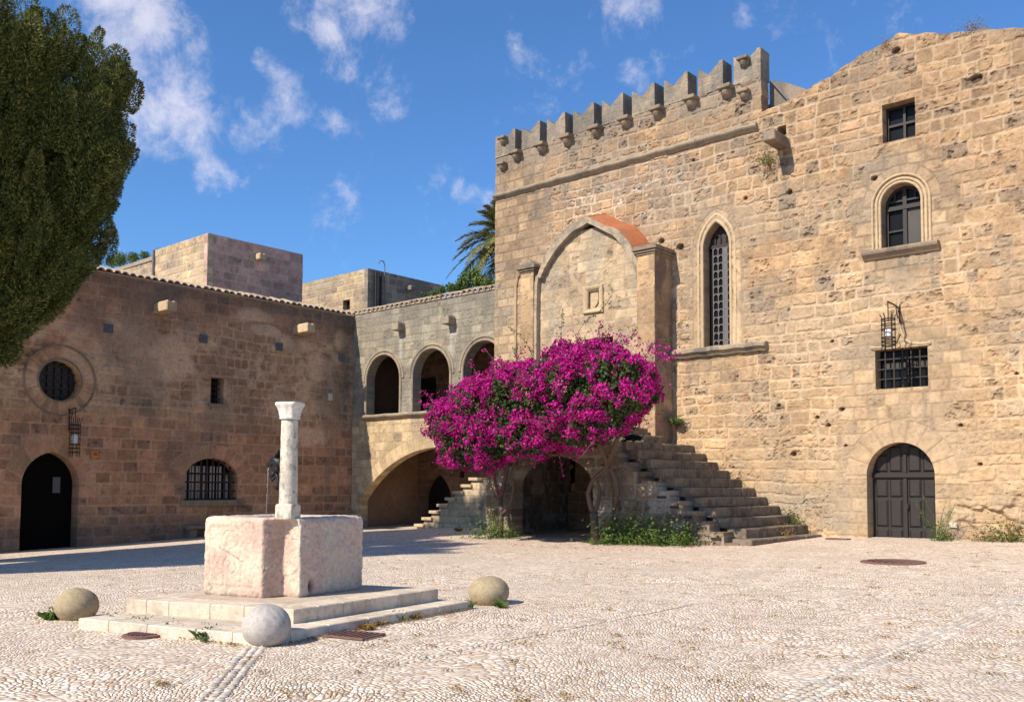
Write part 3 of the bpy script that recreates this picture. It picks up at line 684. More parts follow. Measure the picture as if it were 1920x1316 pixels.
FAC.poly(f, [(lnC-lnH*.9, gT+.10), (lnC+lnH*.9, gT+.10), (lnC+lnH*.55, gT+.5), (lnC, gT+.85), (lnC-lnH*.55, gT+.5)], -.352)
f.build('frame', M['wood'], win)
m = MB()
for off, pr, q in ((.05, .05, 1), (.20, .03, 0)):
    pth = [(lnL-off, lnB)]+a_point(lnC, lnH+off, lnS, lnT-lnS+off*1.4)+[(lnR+off, lnB)]
    FAC.sweep(pth, [(-.04, -.02), (-.04, pr*.6), (0, pr), (.04, pr*.6), (.04, -.02)], m)
m.build('window_moulding', M['trim_light'], win)
m = MB(); u0, u1 = fx(1262, 668)[0], fx(1440, 640)[0]; vS = lnB-.02; n = 14
FAC.sweep([(u0+(u1-u0)*i/n, vS+.015*math.sin(i*2.1)) for i in range(n+1)], [(.03, 0), (.03, .16), (-.03, .24), (-.12, .24), (-.17, .16), (-.26, .10), (-.26, 0)], m); m.build('sill', M['trim_grey'], win)
# door
pts = [(dL, .0)]+a_round(dC, dH, dS)+[(dR, .0)]
hD = -.45
w = MB(); FAC.poly(w, pts, hD, thick=.06); door = w.build('door', M['wood'], pal, label='dark double door with raised panels under a round arch')
f = MB()
rail = dS+.02
FAC.box(f, dC-.055, dC+.055, .1, rail-.09, hD, hD+.06, .01); FAC.box(f, dL, dR, rail-.08, rail+.06, hD, hD+.09, .02); FAC.box(f, dC-.05, dC+.05, rail+.06, dTop-.30, hD, hD+.06, .01)
def panel(u0, u1, v0, v1):
    V = [FAC.p(a, b_, h) for (a, b_, h) in [(u0, v0, hD+.004), (u1, v0, hD+.004), (u1, v1, hD+.004), (u0, v1, hD+.004), (u0+.05, v0+.05, hD+.05), (u1-.05, v0+.05, hD+.05), (u1-.05, v1-.05, hD+.05), (u0+.05, v1-.05, hD+.05)]]
    f.add(np.array(V), [(4, 5, 6, 7), (0, 1, 5, 4), (1, 2, 6, 5), (2, 3, 7, 6), (3, 0, 4, 7)])
vb = [gzd+.04, gzd+.30, gzd+.36, gzd+1.14, gzd+1.20, rail-.12]
for side in (-1, 1):
    for k in (0, 1):
        a = dC+side*(.09+k*(dH-.14)/2); b_ = a+side*((dH-.14)/2-.05); u0, u1 = min(a, b_), max(a, b_)
        for v0, v1 in ((vb[0], vb[1]), (vb[2], vb[3]), (vb[4], vb[5])): panel(u0, u1, v0, v1)
        panel(u0, u1, rail+.09, rail+.09+(dH*.52 if k else dH*.78))
f.build('panel', M['wood'], door)
m = MB(); FAC.box(m, dC+.05, dC+.10, 1.02, 1.16, hD+.05, hD+.10, .01); m.build('handle', M['iron'], door)
m = MB(); FAC.box(m, dL-.1, dR+.3, gzd-.12, gzd+.02, -.5, .12, .02); m.build('threshold', M['trim_light'], pal)
# water spout on the facade with drainage hole
def spout(W, u, v, w, hgt, ln, par, name='water_spout', m_='trim_grey', tip=.2):
    m = MB(); W.box(m, u-w/2, u+w/2, v-hgt, v, -.1, ln, .03); W.box(m, u-w/2+.05, u-w/2+.12, v-.01, v+.04, 0, ln-.02); W.box(m, u+w/2-.12, u+w/2-.05, v-.01, v+.035, 0, ln-.02)
    m.build(name, M[m_], par)
su, sv = fx(1467, 266); spout(FAC, su+.03, sv+.05, .40, .30, 1.0, pal, m_='trim')
# small cream plate and white disc
m = MB(); u, v = fx(1788, 984); FAC.box(m, u-.10, u+.10, v-.07, v+.07, 0, .05, .01)
m.build('wall_plate', M['cream_plastic'], label='small cream plate low on the golden wall right of the double door', cat='plate')
# ruined parapet behind the tower end
m = MB(); p1, p2 = FAC.px(1443, 150, -.7), FAC.px(1500, 178, -.7)
FAC.poly(m, [(p1[0], 13), (p2[0]+.4, 13), (p2[0]+.4, FAC.px(1500, 178, -.7)[1]), (FAC.px(1470, 160, -.7)[0], FAC.px(1470, 154, -.7)[1]), (p1[0], FAC.px(1443, 152, -.7)[1])], -.7, colr=(.26, .21, .16), thick=.8)
m.build('parapet', M['merlon'], pal)
m = MB(); a = FAC.px(1447, 153, -.55); b_ = FAC.px(1478, 188, -.55); m.tube([FAC.p(a[0], a[1], -.55), FAC.p(b_[0], b_[1], -.55)], .035); m.build('drain_pipe', M['lead'], pal)

# ---------------------------------------------------------------- chapel porch relief on the facade
BP = 1.04   # projection
bx = lambda x, y, h=BP: FAC.px(x, y, h)
z5 = lambda x, y: (900+x/2.992, 380+y/2.992)
porch = empty('chapel_porch', (-19, Y0-.5, 3), 'pointed-arch chapel front with orange render on its back slope, between two capped piers', 'porch')
outer = [(300, 640), (303, 520), (325, 400), (365, 300), (425, 200), (500, 125), (552, 104), (601, 77), (602, 77), (652, 102), (702, 128), (760, 145), (800, 182), (838, 230), (865, 280), (888, 345), (900, 420), (902, 640)]
inner = [(318, 640), (322, 520), (345, 420), (392, 330), (450, 250), (520, 175), (566, 147), (600, 124), (601, 124), (650, 146), (700, 172), (745, 200), (790, 255), (825, 310), (852, 365), (872, 430), (882, 510), (884, 640)]
O_ = [bx(*z5(*q)) for q in outer]; I_ = [bx(*z5(*q)) for q in [(a+(c_-a)*.78, b_+(d_-b_)*.78) for (a, b_), (c_, d_) in zip(outer, inner)]]
PF = 2.95        # porch floor
O_[0] = (O_[1][0], PF); O_[-1] = (O_[-2][0], PF); I_[0] = (I_[1][0], PF); I_[-1] = (I_[-2][0], PF)
def smooth_curve(P, n=6):
    P = np.array(P); out = []
    for i in range(len(P)-1):
        a = P[max(i-1, 0)]; b = P[i]; c = P[i+1]; d = P[min(i+2, len(P)-1)]
        for k in range(n):
            t = k/n; out.append(.5*((2*b)+(-a+c)*t+(2*a-5*b+4*c-d)*t*t+(-a+3*b-3*c+d)*t**3))
    return np.array(out+[P[-1]])
Oc = smooth_curve(O_); Ic = smooth_curve(I_)
m = MB(); n = len(Oc); V = []
rr = np.random.default_rng(4)
for i in range(n):
    j = rr.normal()*.008
    V += [FAC.p(*Oc[i], BP+j), FAC.p(*Ic[i], BP+j), FAC.p(*Oc[i], BP-.25), FAC.p(*Ic[i], BP-.25)]
F = []
for i in range(n-1):
    a, b_ = i*4, i*4+4; F += [(a, a+1, b_+1, b_), (a+1, a+3, b_+3, b_+1), (a+2, a, b_, b_+2)]
m.add(np.array(V), F); m.build('arch_band', M['band'], porch)
# orange rendered back of the arch (extrados down to the facade)
k0 = 7*6+2; k1 = len(Oc)-14
m = MB(); V = []
for i in range(k0-20, k1): V += [FAC.p(*Oc[i], BP-.06), FAC.p(Oc[i][0]+.05, Oc[i][1]+.34, -.1)]
m.add(np.array(V), [(2*i, 2*i+2, 2*i+3, 2*i+1) for i in range(k1-k0+19)]); m.build('arch_back', M['terracotta'], porch)
# infill wall with door head and framed coat of arms
plaq = (bx(1097, 560)[0], bx(1097, 560)[1]); pqL, pqR = bx(1096, 560)[0], bx(1116, 560)[0]; pqB, pqT = bx(1106, 576)[1], bx(1106, 544)[1]
pdL, pdR, pdT = bx(1090, 640)[0], bx(1143, 640)[0], bx(1116, 632)[1]
def F_inf(u, v):
    yo = np.interp(u, [q[0] for q in Oc], [q[1] for q in Oc])
    d = np.minimum(yo-.05-v, np.minimum(u-Oc[0][0]-.02, Oc[-1][0]-.02-u))
    for o in (o_rect(pqL, pqR, pqB, pqT), o_rect(pdL, pdR, PF-.1, pdT)): d = np.minimum(d, o(u, v))
    return d
def HC_inf(u, v):
    H, C = stonefield(u, v, [(None, lay(31, .37, .55, .012, dep=.010, off=.014, fine=.010, pit=.03, mortar_amt=.4, cm=(.36, .28, .19), jit=.3, warp=.02, c1=(.53, .40, .26), c2=(.44, .33, .21)))])
    g = sm(.5, .7, fbm(u*1.1, v*.8, 33, 4)); return H, mixc(C, np.array([.30, .27, .22]), g*.5)
mb = FAC.grid(Oc[0][0], Oc[-1][0], PF-.1, 10.6, .033, F_inf, HC_inf, depth=.3, h0=BP-.2); mb.build('wall', M['stone'], porch)
m = MB(); FAC.poly(m, [(pdL-.1, PF), (pdR+.1, PF), (pdR+.1, pdT+.1), (pdL-.1, pdT+.1)], BP-.5); m.build('door', M['interior_dark'], porch)  # black sheet stands for the dark inside of the opening
m = MB(); h = BP-.2
path = [(pqL-.10, pqB-.10), (pqR+.10, pqB-.10), (pqR+.10, pqT+.10), (pqL-.10, pqT+.10)]
FAC.sweep(path, [(-.09, 0+h), (-.09, .05+h), (-.05, .08+h), (.02, .06+h), (.07, .02+h), (.09, -.02+h)], m, closed=True)
pq = m.build('coat_of_arms', M['trim_light'], porch)
m = MB(); FAC.poly(m, [(pqL-.02, pqB-.02), (pqR+.02, pqB-.02), (pqR+.02, pqT+.02), (pqL-.02, pqT+.02)], h-.12)
c_ = (pqL+pqR)/2; sh_ = [(-.16, .28), (.16, .28), (.17, .02), (.12, -.14), (0, -.26), (-.12, -.14), (-.17, .02)]
vm = (pqB+pqT)/2; FAC.poly(m, [(c_+a, vm+b_) for a, b_ in sh_], h-.06, thick=.05); m.build('shield', M['trim_light'], pq)
# piers
def pier(x0, x1, ytop, name, capu=.12, gable=False, h1=BP+.02):
    u0, u1 = bx(x0, 520)[0], bx(x1, 520)[0]; vt = bx((x0+x1)/2, ytop)[1]
    def HCp(u, v): return stonefield(u, v, [(None, lay(35, .55, 1.2, .012, dep=.01, off=.012, fine=.012, pit=.03, mortar_amt=.4, cm=(.33, .26, .18)))])
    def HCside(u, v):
        H, C = HCp(u, v); return H, mixc(C, np.array([.17, .13, .10]), .35+.6*sm(.38, .6, fbm(u*1.2, v*.8, 38, 4)))  # side away from the sun: colour darkened to deepen its shade, plus lichen blotches
    mb = FAC.grid(u0, u1, PF-.15, vt, .04, None, HCp, depth=.02, h0=h1)
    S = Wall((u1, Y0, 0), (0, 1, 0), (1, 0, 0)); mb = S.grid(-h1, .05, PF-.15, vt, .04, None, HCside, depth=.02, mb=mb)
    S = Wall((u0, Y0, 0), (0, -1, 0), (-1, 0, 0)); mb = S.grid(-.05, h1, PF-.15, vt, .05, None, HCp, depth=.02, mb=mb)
    p = mb.build('pier', M['stone'], porch)
    m = MB()
    for k, (o, a, b_) in enumerate(((.03, 0, .07), (.08, .07, .15), (.14, .15, .24), (.10, .24, .30))): FAC.box(m, u0-o, u1+o, vt+a, vt+b_, (h1-.75) if gable else -.05, h1+o, .015)
    if gable:
        um = (u0+u1)/2; V = [FAC.p(u0-.08, vt+.3, h1+.08), FAC.p(u1+.08, vt+.3, h1+.08), FAC.p(um, vt+.52, h1-.1), FAC.p(u0-.08, vt+.3, h1-.7), FAC.p(u1+.08, vt+.3, h1-.7), FAC.p(um, vt+.52, h1-.6)]
        m.add(np.array(V), [(0, 1, 2), (1, 4, 5, 2), (3, 0, 2, 5)])
    m.build('pier_cap', M['trim'], p)
    return u0, u1, vt
p0 = pier(1195, 1228, 478, 'pier'); p1_ = pier(977, 1001, 513, 'pier', gable=True)
# blind slender arch left of the left pier
m = MB(); a0, a1 = bx(966, 560)[0], bx(976, 560)[0]; vt = bx(975, 500)[1]
pa = [(fx(968, 600)[0], PF), (fx(968, 600)[0], fx(968, 540)[1]), (fx(971, 525)[0], fx(971, 522)[1]), (fx(979, 508)[0], fx(979, 508)[1])]
FAC.sweep(pa, [(-.05, -.02), (-.05, .06), (0, .1), (.05, .06), (.05, -.02)], m); m.build('blind_arch', M['trim_light'], porch)
# ================================================================ TERRACE AND STAIRCASE
YF = 22.85; YK = 22.3
TER = Wall((0, YK, 0), (1, 0, 0), (0, -1, 0))
tx = lambda x, y, h=0: TER.px(x, y, h)
stair = empty('stone_staircase', (-16, 24, 0), 'broad worn stone stairs climbing left along the golden wall to the chapel terrace', 'staircase')
NS = 10; sX = [-11.55-.425*k for k in range(NS+1)]; sZ = [.24+.271*k for k in range(NS)]; TZ = 2.95
r_ = np.random.default_rng(5)
for k in range(NS+1):
    x1 = sX[k]+.05; x0 = (sX[k+1] if k < NS else -16.35)-.10; z1 = sZ[k] if k < NS else TZ; z0 = z1-.275
    m = MB(); y = YF-.02; first = k < 2
    ya = YF-(.5 if k == 0 else 0.)
    # each step built of four or five worn blocks
    ys = [ya]+sorted(list(ya+(Y0-ya)*np.array([.24, .5, .76])+r_.normal(size=3)*.12))+[Y0-.01]
    for a, b_ in zip(ys[:-1], ys[1:]):
        j = r_.normal()*.012; m.box(((x0+x1)/2+j, (a+b_)/2, (z0+z1)/2+r_.normal()*.006), (x1-x0, b_-a-.006, z1-z0), bev=.022)
    m.build('step', M['tread'], stair)
m = MB()      # core under the treads
for k in range(NS+1):
    x1 = sX[k]-.02; m.box(((x1-16.2)/2, (YF+Y0)/2+.1, (sZ[k]-.28 if k < NS else TZ-.28)/2-.5), (abs(-16.2-x1), Y0-YF-.3, (sZ[k]-.28 if k < NS else TZ-.28)+1.0))
m.build('stair_core', M['tread'], stair)
uL = tx(912, 980)[0]; uR = -11.75
oL, oR = tx(958, 1000)[0], tx(1112, 1000)[0]; oC, oH = (oL+oR)/2, (oR-oL)/2
o_und = o_round(oC, oH, -5, 1.55, 1.0)
def ktop(u):
    k = np.floor((sX[0]-.30-u)/.425); z = .24+.271*k-.10
    return np.where(u < sX[NS]-.1, TZ-.012, np.clip(z, -.3, TZ-.012))
def F_ter(u, v): return np.minimum(ktop(u)-v, o_und(u, v))
def HC_ter(u, v):
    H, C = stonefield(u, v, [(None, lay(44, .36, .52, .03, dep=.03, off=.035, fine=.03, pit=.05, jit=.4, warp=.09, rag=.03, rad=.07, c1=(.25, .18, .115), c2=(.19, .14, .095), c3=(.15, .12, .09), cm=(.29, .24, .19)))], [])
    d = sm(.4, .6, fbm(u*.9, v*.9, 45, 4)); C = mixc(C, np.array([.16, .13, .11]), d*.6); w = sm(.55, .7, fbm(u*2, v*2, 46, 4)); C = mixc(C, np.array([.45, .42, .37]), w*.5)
    return H, C
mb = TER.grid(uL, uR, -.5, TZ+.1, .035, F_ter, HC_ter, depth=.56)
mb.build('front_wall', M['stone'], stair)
# dark strips on the stepped kerb stand for its shaded risers
m = MB()
for k in range(0, 6):
    uu = sX[k]-.62; vv = ktop(np.array([uu+.1]))[0]-.23
    TER.box(m, uu-.06, uu+.22, vv+.02, vv+.09, -.1, .012)
m.build('riser_shade', M['wood'], stair)
# terrace body: slab, left side, vaulted passage behind the arch
m = MB(); m.box(((uL-16.2)/2, (YK+Y0)/2+.28, TZ-.16), (-16.2-uL, Y0-YK-.58, .29)); m.build('terrace_floor', M['tread'], stair)
S = Wall((uL, YK, 0), (0, -1, 0), (-1, 0, 0))
mb = S.grid(-(Y0-YK), 0., -.5, TZ, .08, None, HC_ter, depth=.3); mb.build('side_wall', M['stone'], stair)
BK = Wall((0, 26.2, 0), (1, 0, 0), (0, -1, 0))
nL, nR, nB, nT = BK.px(1046, 900)[0], BK.px(1078, 900)[0], BK.px(1060, 922)[1], BK.px(1060, 855)[1]
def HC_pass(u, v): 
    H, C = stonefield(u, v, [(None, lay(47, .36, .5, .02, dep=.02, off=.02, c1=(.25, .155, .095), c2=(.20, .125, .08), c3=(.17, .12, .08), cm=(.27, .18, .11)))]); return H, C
mb = BK.grid(uL+.3, -16.6, -.5, TZ-.3, .06, o_rect(nL, nR, nB, nT), HC_pass, depth=.5)
BK.poly(mb, [(nL-.1, nB-.1), (nR+.1, nB-.1), (nR+.1, nT+.1), (nL-.1, nT+.1)], -.5, colr=(.1, .07, .05))
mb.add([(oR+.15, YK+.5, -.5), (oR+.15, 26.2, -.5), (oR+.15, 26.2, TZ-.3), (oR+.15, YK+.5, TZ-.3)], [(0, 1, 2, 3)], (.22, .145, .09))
mb.build('passage_wall', M['stone'], stair)
# upper two steps to the chapel door
m = MB()
for (xa, xb, z1) in ((-16.2, -19, 3.22), (-16.75, -19, 3.5)): m.box(((xa+xb)/2, 25.0, (TZ+z1)/2), (abs(xa-xb), 1.1 if z1 < 3.3 else 1.06, z1-TZ), bev=.03)
m.build('upper_step', M['tread'], stair)
# ---------------- small staircase left of the terrace
YS = 26.0
SMS = Wall((0, YS, 0), (1, 0, 0), (0, -1, 0)); z6 = lambda x, y: (660+x/6.857, 840+y/6.857)
tops = [SMS.px(*z6(*q)) for q in ((820, 970), (915, 885), (1010, 800), (1110, 715), (1215, 632), (1315, 550), (1415, 465), (1520, 378))]
small = empty('small_staircase', (tops[3][0], YS, 0), 'narrow flight of eight pale stone steps in front of the wide vault', 'staircase')
xE = SMS.px(925, 960)[0]+1.2
def F_s(u, v):
    z = np.full_like(u, -2.)
    for (a, b_) in tops: z = np.where(u > a+.06, b_-.10, z)
    return z-v
def HC_s(u, v):
    H, C = stonefield(u, v, [(None, lay(48, .27, .9, .008, dep=.006, off=.006, fine=.006, pit=.01, mortar_amt=.6, warp=0, c1=(.52, .40, .25), c2=(.47, .36, .23), cm=(.25, .19, .12), jit=.1))])
    C = mixc(C, np.array([.25, .21, .16]), sm(.52, .7, fbm(u*.8, v*1.1, 49, 3))*.6*sm(1., .2, v)); return H, C
mb = SMS.grid(tops[0][0]-.05, xE, -.5, tops[-1][1]+.1, .04, F_s, HC_s, depth=.3)
mb.build('side_wall', M['stone'], small)
for i, (a, b_) in enumerate(tops):
    nx = tops[i+1][0] if i < 7 else a+.56; m = MB()
    m.box(((a+nx)/2+.06, YS+.42, b_-.06), (nx-a+.14, 1.05, .12), bev=.015); m.box(((a+nx)/2+.12, YS+.5, b_-.24), (nx-a, .8, .26)); m.build('step', M['trim_light'], small)

# ================================================================ ARCADE WING
arc = empty('arcaded_wing', (-29, Y1, 0), 'grey stone wing with three round arches above a sill and one wide low vault below', 'building')
ax_ = lambda x, y, h=0: ARC.px(x, y, h)
A3 = [(ax_(687, 772)[0], ax_(749, 772)[0]), (ax_(774, 768)[0], ax_(843, 765)[0])]
wA = A3[1][1]-A3[1][0]; A3.append((ax_(869, 700)[0], ax_(869, 700)[0]+wA))
crown = [ax_(716, 666)[1], ax_(808, 654)[1], ax_(908, 639)[1]]
sillv = 4.72; ops = []
for (a, b_), c in zip(A3, crown): h_ = (b_-a)/2; ops.append(((a+b_)/2, h_, c-h_))
bL = ax_(675, 938)[0]; bC = ax_(822, 838)[0]; bT = ax_(822, 838)[1]; bS = ax_(675, 938)[1]; bH = bC-bL
def o_seg(uc, hw, v0, vs, rise):
    R = (hw*hw+rise*rise)/(2*rise); vc = vs+rise-R
    return lambda u, v: np.where(v < vs, np.maximum(np.abs(u-uc)-hw, v0-v), np.maximum(np.hypot(u-uc, v-vc)-R, np.abs(u-uc)-hw-.0))
o_big = o_seg(bC, bH, -9, bS, bT-bS)
fns = [o_round(c, h_, sillv, s) for c, h_, s in ops]
uEnd = uTL+.35
def F_arc(u, v):
    d = 9.42+.03*np.sin(u*19)-v
    for o in fns+[o_big]: d = np.minimum(d, o(u, v))
    return d
def HC_arc(u, v):
    H, C = stonefield(u, v, [(None, lay(71, .33, .62, .016, dep=.014, off=.012, fine=.010, pit=.02, mortar_amt=.6, cm=(.24, .21, .16), jit=.2, warp=.02, c1=(.34, .30, .225), c2=(.30, .265, .20), c3=(.26, .23, .17))),
        (lambda u, v: (v < 4.6)*1., lay(72, .36, .62, .010, dep=.010, off=.008, fine=.008, pit=.015, mortar_amt=.4, cm=(.28, .21, .13), c1=(.56, .42, .25), c2=(.48, .36, .22), warp=0))], [ring(o_big, bC, bT-6.5, .55, bS+.3, .38)])
    st = sm(.44, .62, fbm(u*2.2, v*.35, 73, 4)); C = mixc(C, np.array([.17, .155, .125]), st*.5*(v > 4.6)+st*.35*(v < 4.6)*sm(2.5, 4.5, v))
    C = mixc(C, np.array([.19, .17, .14]), sm(8.6, 9.4, v+.4*fbm(u*3, v, 74, 3))*.5)
    for s_ in SPT: C = mixc(C, np.array([.50, .47, .40]), np.exp(-((u-s_[0])/.12)**2)*(v < s_[1])*sm(6.2, 7.4, v)*.6)
    return H, C
SPT = [ax_(752, 612), ax_(846, 600)]
mb = ARC.grid(X0+.02, uEnd, -.8, 9.5, .042, F_arc, HC_arc, depth=.45); mb.build('wall', M['stone'], arc)
m = MB(); ARC.sweep([(ax_(680, 783)[0]+(uEnd-ax_(680, 783)[0])*i/20, sillv-.02+.01*math.sin(i*2)) for i in range(21)], [(.04, -.7), (.04, .16), (-.02, .22), (-.08, .20), (-.16, .10), (-.2, 0), (-.2, -.7)], m); m.build('sill_course', M['trim_grey'], arc)
for (c, h_, s) in ops:
    m = MB()
    for off, pr in ((.05, .06), (.20, .05)):
        pth = [(c-h_-off, sillv+.03)]+a_round(c, h_+off, s)+[(c+h_+off, sillv+.03)]
        if off > .1: pth = a_round(c, h_+off, s)
        ARC.sweep(pth, [(-.06, -.02), (-.06, pr*.5), (-.03, pr), (.03, pr), (.06, pr*.5), (.06, -.02)], m)
    m.build('arch_moulding', M['trim_grey'], arc)
for (u, v) in SPT: spout(ARC, u+.05, v+.1, .42, .32, .42, arc)
def tiles(W, u0, u1, v, sp, par):
    m = MB(); n = int((u1-u0)/sp)
    for i in range(n):
        u = u0+(i+.5)*sp+rng.normal()*.01; V = []; k = 7; R = sp*.46*(1+rng.normal()*.05); dv = rng.normal()*.012
        for h, dr in ((.10+rng.normal()*.015, 0), (-.75, .25)):
            for a in range(k): t = math.pi*a/(k-1); V += [W.p(u+R*math.cos(t), v+dv+dr+R*.8*math.sin(t), h)]
        for h, dr in ((.10, 0), (-.75, .25)):
            for a in range(k): t = math.pi*a/(k-1); V += [W.p(u+R*.72*math.cos(t), v+dv+dr+R*.55*math.sin(t), h)]
        F = [(a, a+1, k+a+1, k+a) for a in range(k-1)]+[(2*k+a+1, 2*k+a, 3*k+a, 3*k+a+1) for a in range(k-1)]+[(a+1, a, 2*k+a, 2*k+a+1) for a in range(k-1)]
        m.add(np.array(V), F)
    W.box(m, u0, u1, v-.06, v, -.7, .03)
    m.build('roof_tiles', M['tile'], par)
tiles(ARC, X0+.1, uTL+.3, 9.46, .315, arc)
# gallery room and vault behind the openings
GB = Wall((0, 30.2, 0), (1, 0, 0), (0, -1, 0)); VB = Wall((0, 30.6, 0), (1, 0, 0), (0, -1, 0))
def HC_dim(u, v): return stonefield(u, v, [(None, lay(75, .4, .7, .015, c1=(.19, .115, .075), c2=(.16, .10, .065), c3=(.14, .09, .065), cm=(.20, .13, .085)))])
g1, g2, gt = GB.px(777, 750)[0], GB.px(817, 750)[0], GB.px(795, 708)[1]
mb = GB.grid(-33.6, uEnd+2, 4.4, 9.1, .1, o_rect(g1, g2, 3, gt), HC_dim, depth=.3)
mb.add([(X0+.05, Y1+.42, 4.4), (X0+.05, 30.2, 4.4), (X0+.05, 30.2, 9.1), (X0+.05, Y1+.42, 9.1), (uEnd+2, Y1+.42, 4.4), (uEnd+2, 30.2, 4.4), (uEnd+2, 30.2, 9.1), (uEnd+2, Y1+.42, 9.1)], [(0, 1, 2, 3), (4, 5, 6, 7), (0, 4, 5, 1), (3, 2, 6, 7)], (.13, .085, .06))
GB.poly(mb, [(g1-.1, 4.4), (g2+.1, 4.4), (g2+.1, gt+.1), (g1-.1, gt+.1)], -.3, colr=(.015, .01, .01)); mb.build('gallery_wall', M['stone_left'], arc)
d0, d1, dt = VB.px(789, 950)[0], VB.px(846, 950)[0], VB.px(820, 886)[1]
q0, q1, qb, qt = VB.px(862, 889)[0], VB.px(870, 889)[0], VB.px(866, 896)[1], VB.px(866, 882)[1]
o_d = o_point((d0+d1)/2, (d1-d0)/2, -5, dt-1.35*(d1-d0)/2, 1.35*(d1-d0)/2)
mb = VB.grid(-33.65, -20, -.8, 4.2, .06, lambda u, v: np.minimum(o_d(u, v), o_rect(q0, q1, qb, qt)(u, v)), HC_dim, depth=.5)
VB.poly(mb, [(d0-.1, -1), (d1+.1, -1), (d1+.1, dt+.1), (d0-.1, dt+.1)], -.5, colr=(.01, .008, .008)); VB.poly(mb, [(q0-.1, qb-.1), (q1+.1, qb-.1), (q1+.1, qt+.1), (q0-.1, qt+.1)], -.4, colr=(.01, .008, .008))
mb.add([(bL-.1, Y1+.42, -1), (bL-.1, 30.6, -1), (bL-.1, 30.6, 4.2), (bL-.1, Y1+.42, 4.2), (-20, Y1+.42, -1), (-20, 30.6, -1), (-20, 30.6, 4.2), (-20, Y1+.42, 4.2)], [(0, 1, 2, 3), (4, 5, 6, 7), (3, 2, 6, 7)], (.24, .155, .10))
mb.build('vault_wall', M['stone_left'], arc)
m = MB(); m.box((-28, 30, 9.3), (12, 4.2, .2)); m.box((-28, 31.9, 4.3), (12, .6, 10)); m.build('roof', M['roof'], arc)

# ================================================================ LEFT WING
lw = empty('shaded_wing', (X0, 18, -.4), 'long shaded brown stone wing with a round window above a pointed doorway', 'building')
lx = lambda x, y, h=0: LEF.px(x, y, h)
pdC = (lx(37, 1000)[0]+lx(145, 1000)[0])/2; pdH = (lx(145, 1000)[0]-lx(37, 1000)[0])/2; pdT2 = lx(90, 847)[1]
o_pd = o_point(pdC, pdH, -5, pdT2-1.18*pdH, 1.18*pdH)
rwC = lx(113, 713); rwR = (lx(152, 713)[0]-lx(74, 713)[0])/2
o_rw = lambda u, v: np.hypot(u-rwC[0], v-rwC[1])-rwR
slL, slR, slB, slT = lx(395, 730)[0], lx(420, 730)[0], lx(408, 757)[1], lx(408, 708)[1]
agL, agR, agB, agT = lx(346, 920)[0], lx(445, 920)[0], lx(395, 937)[1], lx(398, 860)[1]
agC, agH = (agL+agR)/2, (agR-agL)/2; o_ag = o_round(agC, agH, agB, agT-.72*agH*.95, .70*agH); agS = agT-.72*agH*.95
PT = [(290, 650, 1.8, .6), (310, 690, 1.4, .5), (250, 700, .8, .4), (480, 590, 1.0, .35), (500, 620, .9, .3), (560, 645, 1.2, .3), (600, 690, .8, .6), (590, 820, 1.0, .5), (640, 640, .5, .5), (230, 620, .8, .3)]
def F_l(u, v):
    d = 9.36-v
    for o in (o_pd, o_rw, o_rect(slL, slR, slB, slT), o_ag): d = np.minimum(d, o(u, v))
    return d
ledU = [lx(165, 745)[0], lx(250, 757)[0], lx(352, 761)[0], lx(356, 752)[0], lx(395, 752)[0]]; ledV = [lx(165, 748)[1], lx(250, 757)[1], lx(352, 761)[1], lx(356, 752)[1], lx(395, 752)[1]]
def ring_l(u, v):
    R = np.hypot(u-rwC[0], v-rwC[1]); d = R-rwR; w = .52; inn = (d < w) & (d > -.1); t = np.arctan2(v-rwC[1], u-rwC[0])/(2*math.pi)*20; k = np.floor(t); e = np.minimum(t-k, k+1-t)*2*math.pi/20*R
    return inn, np.minimum(e, w-d), k+900
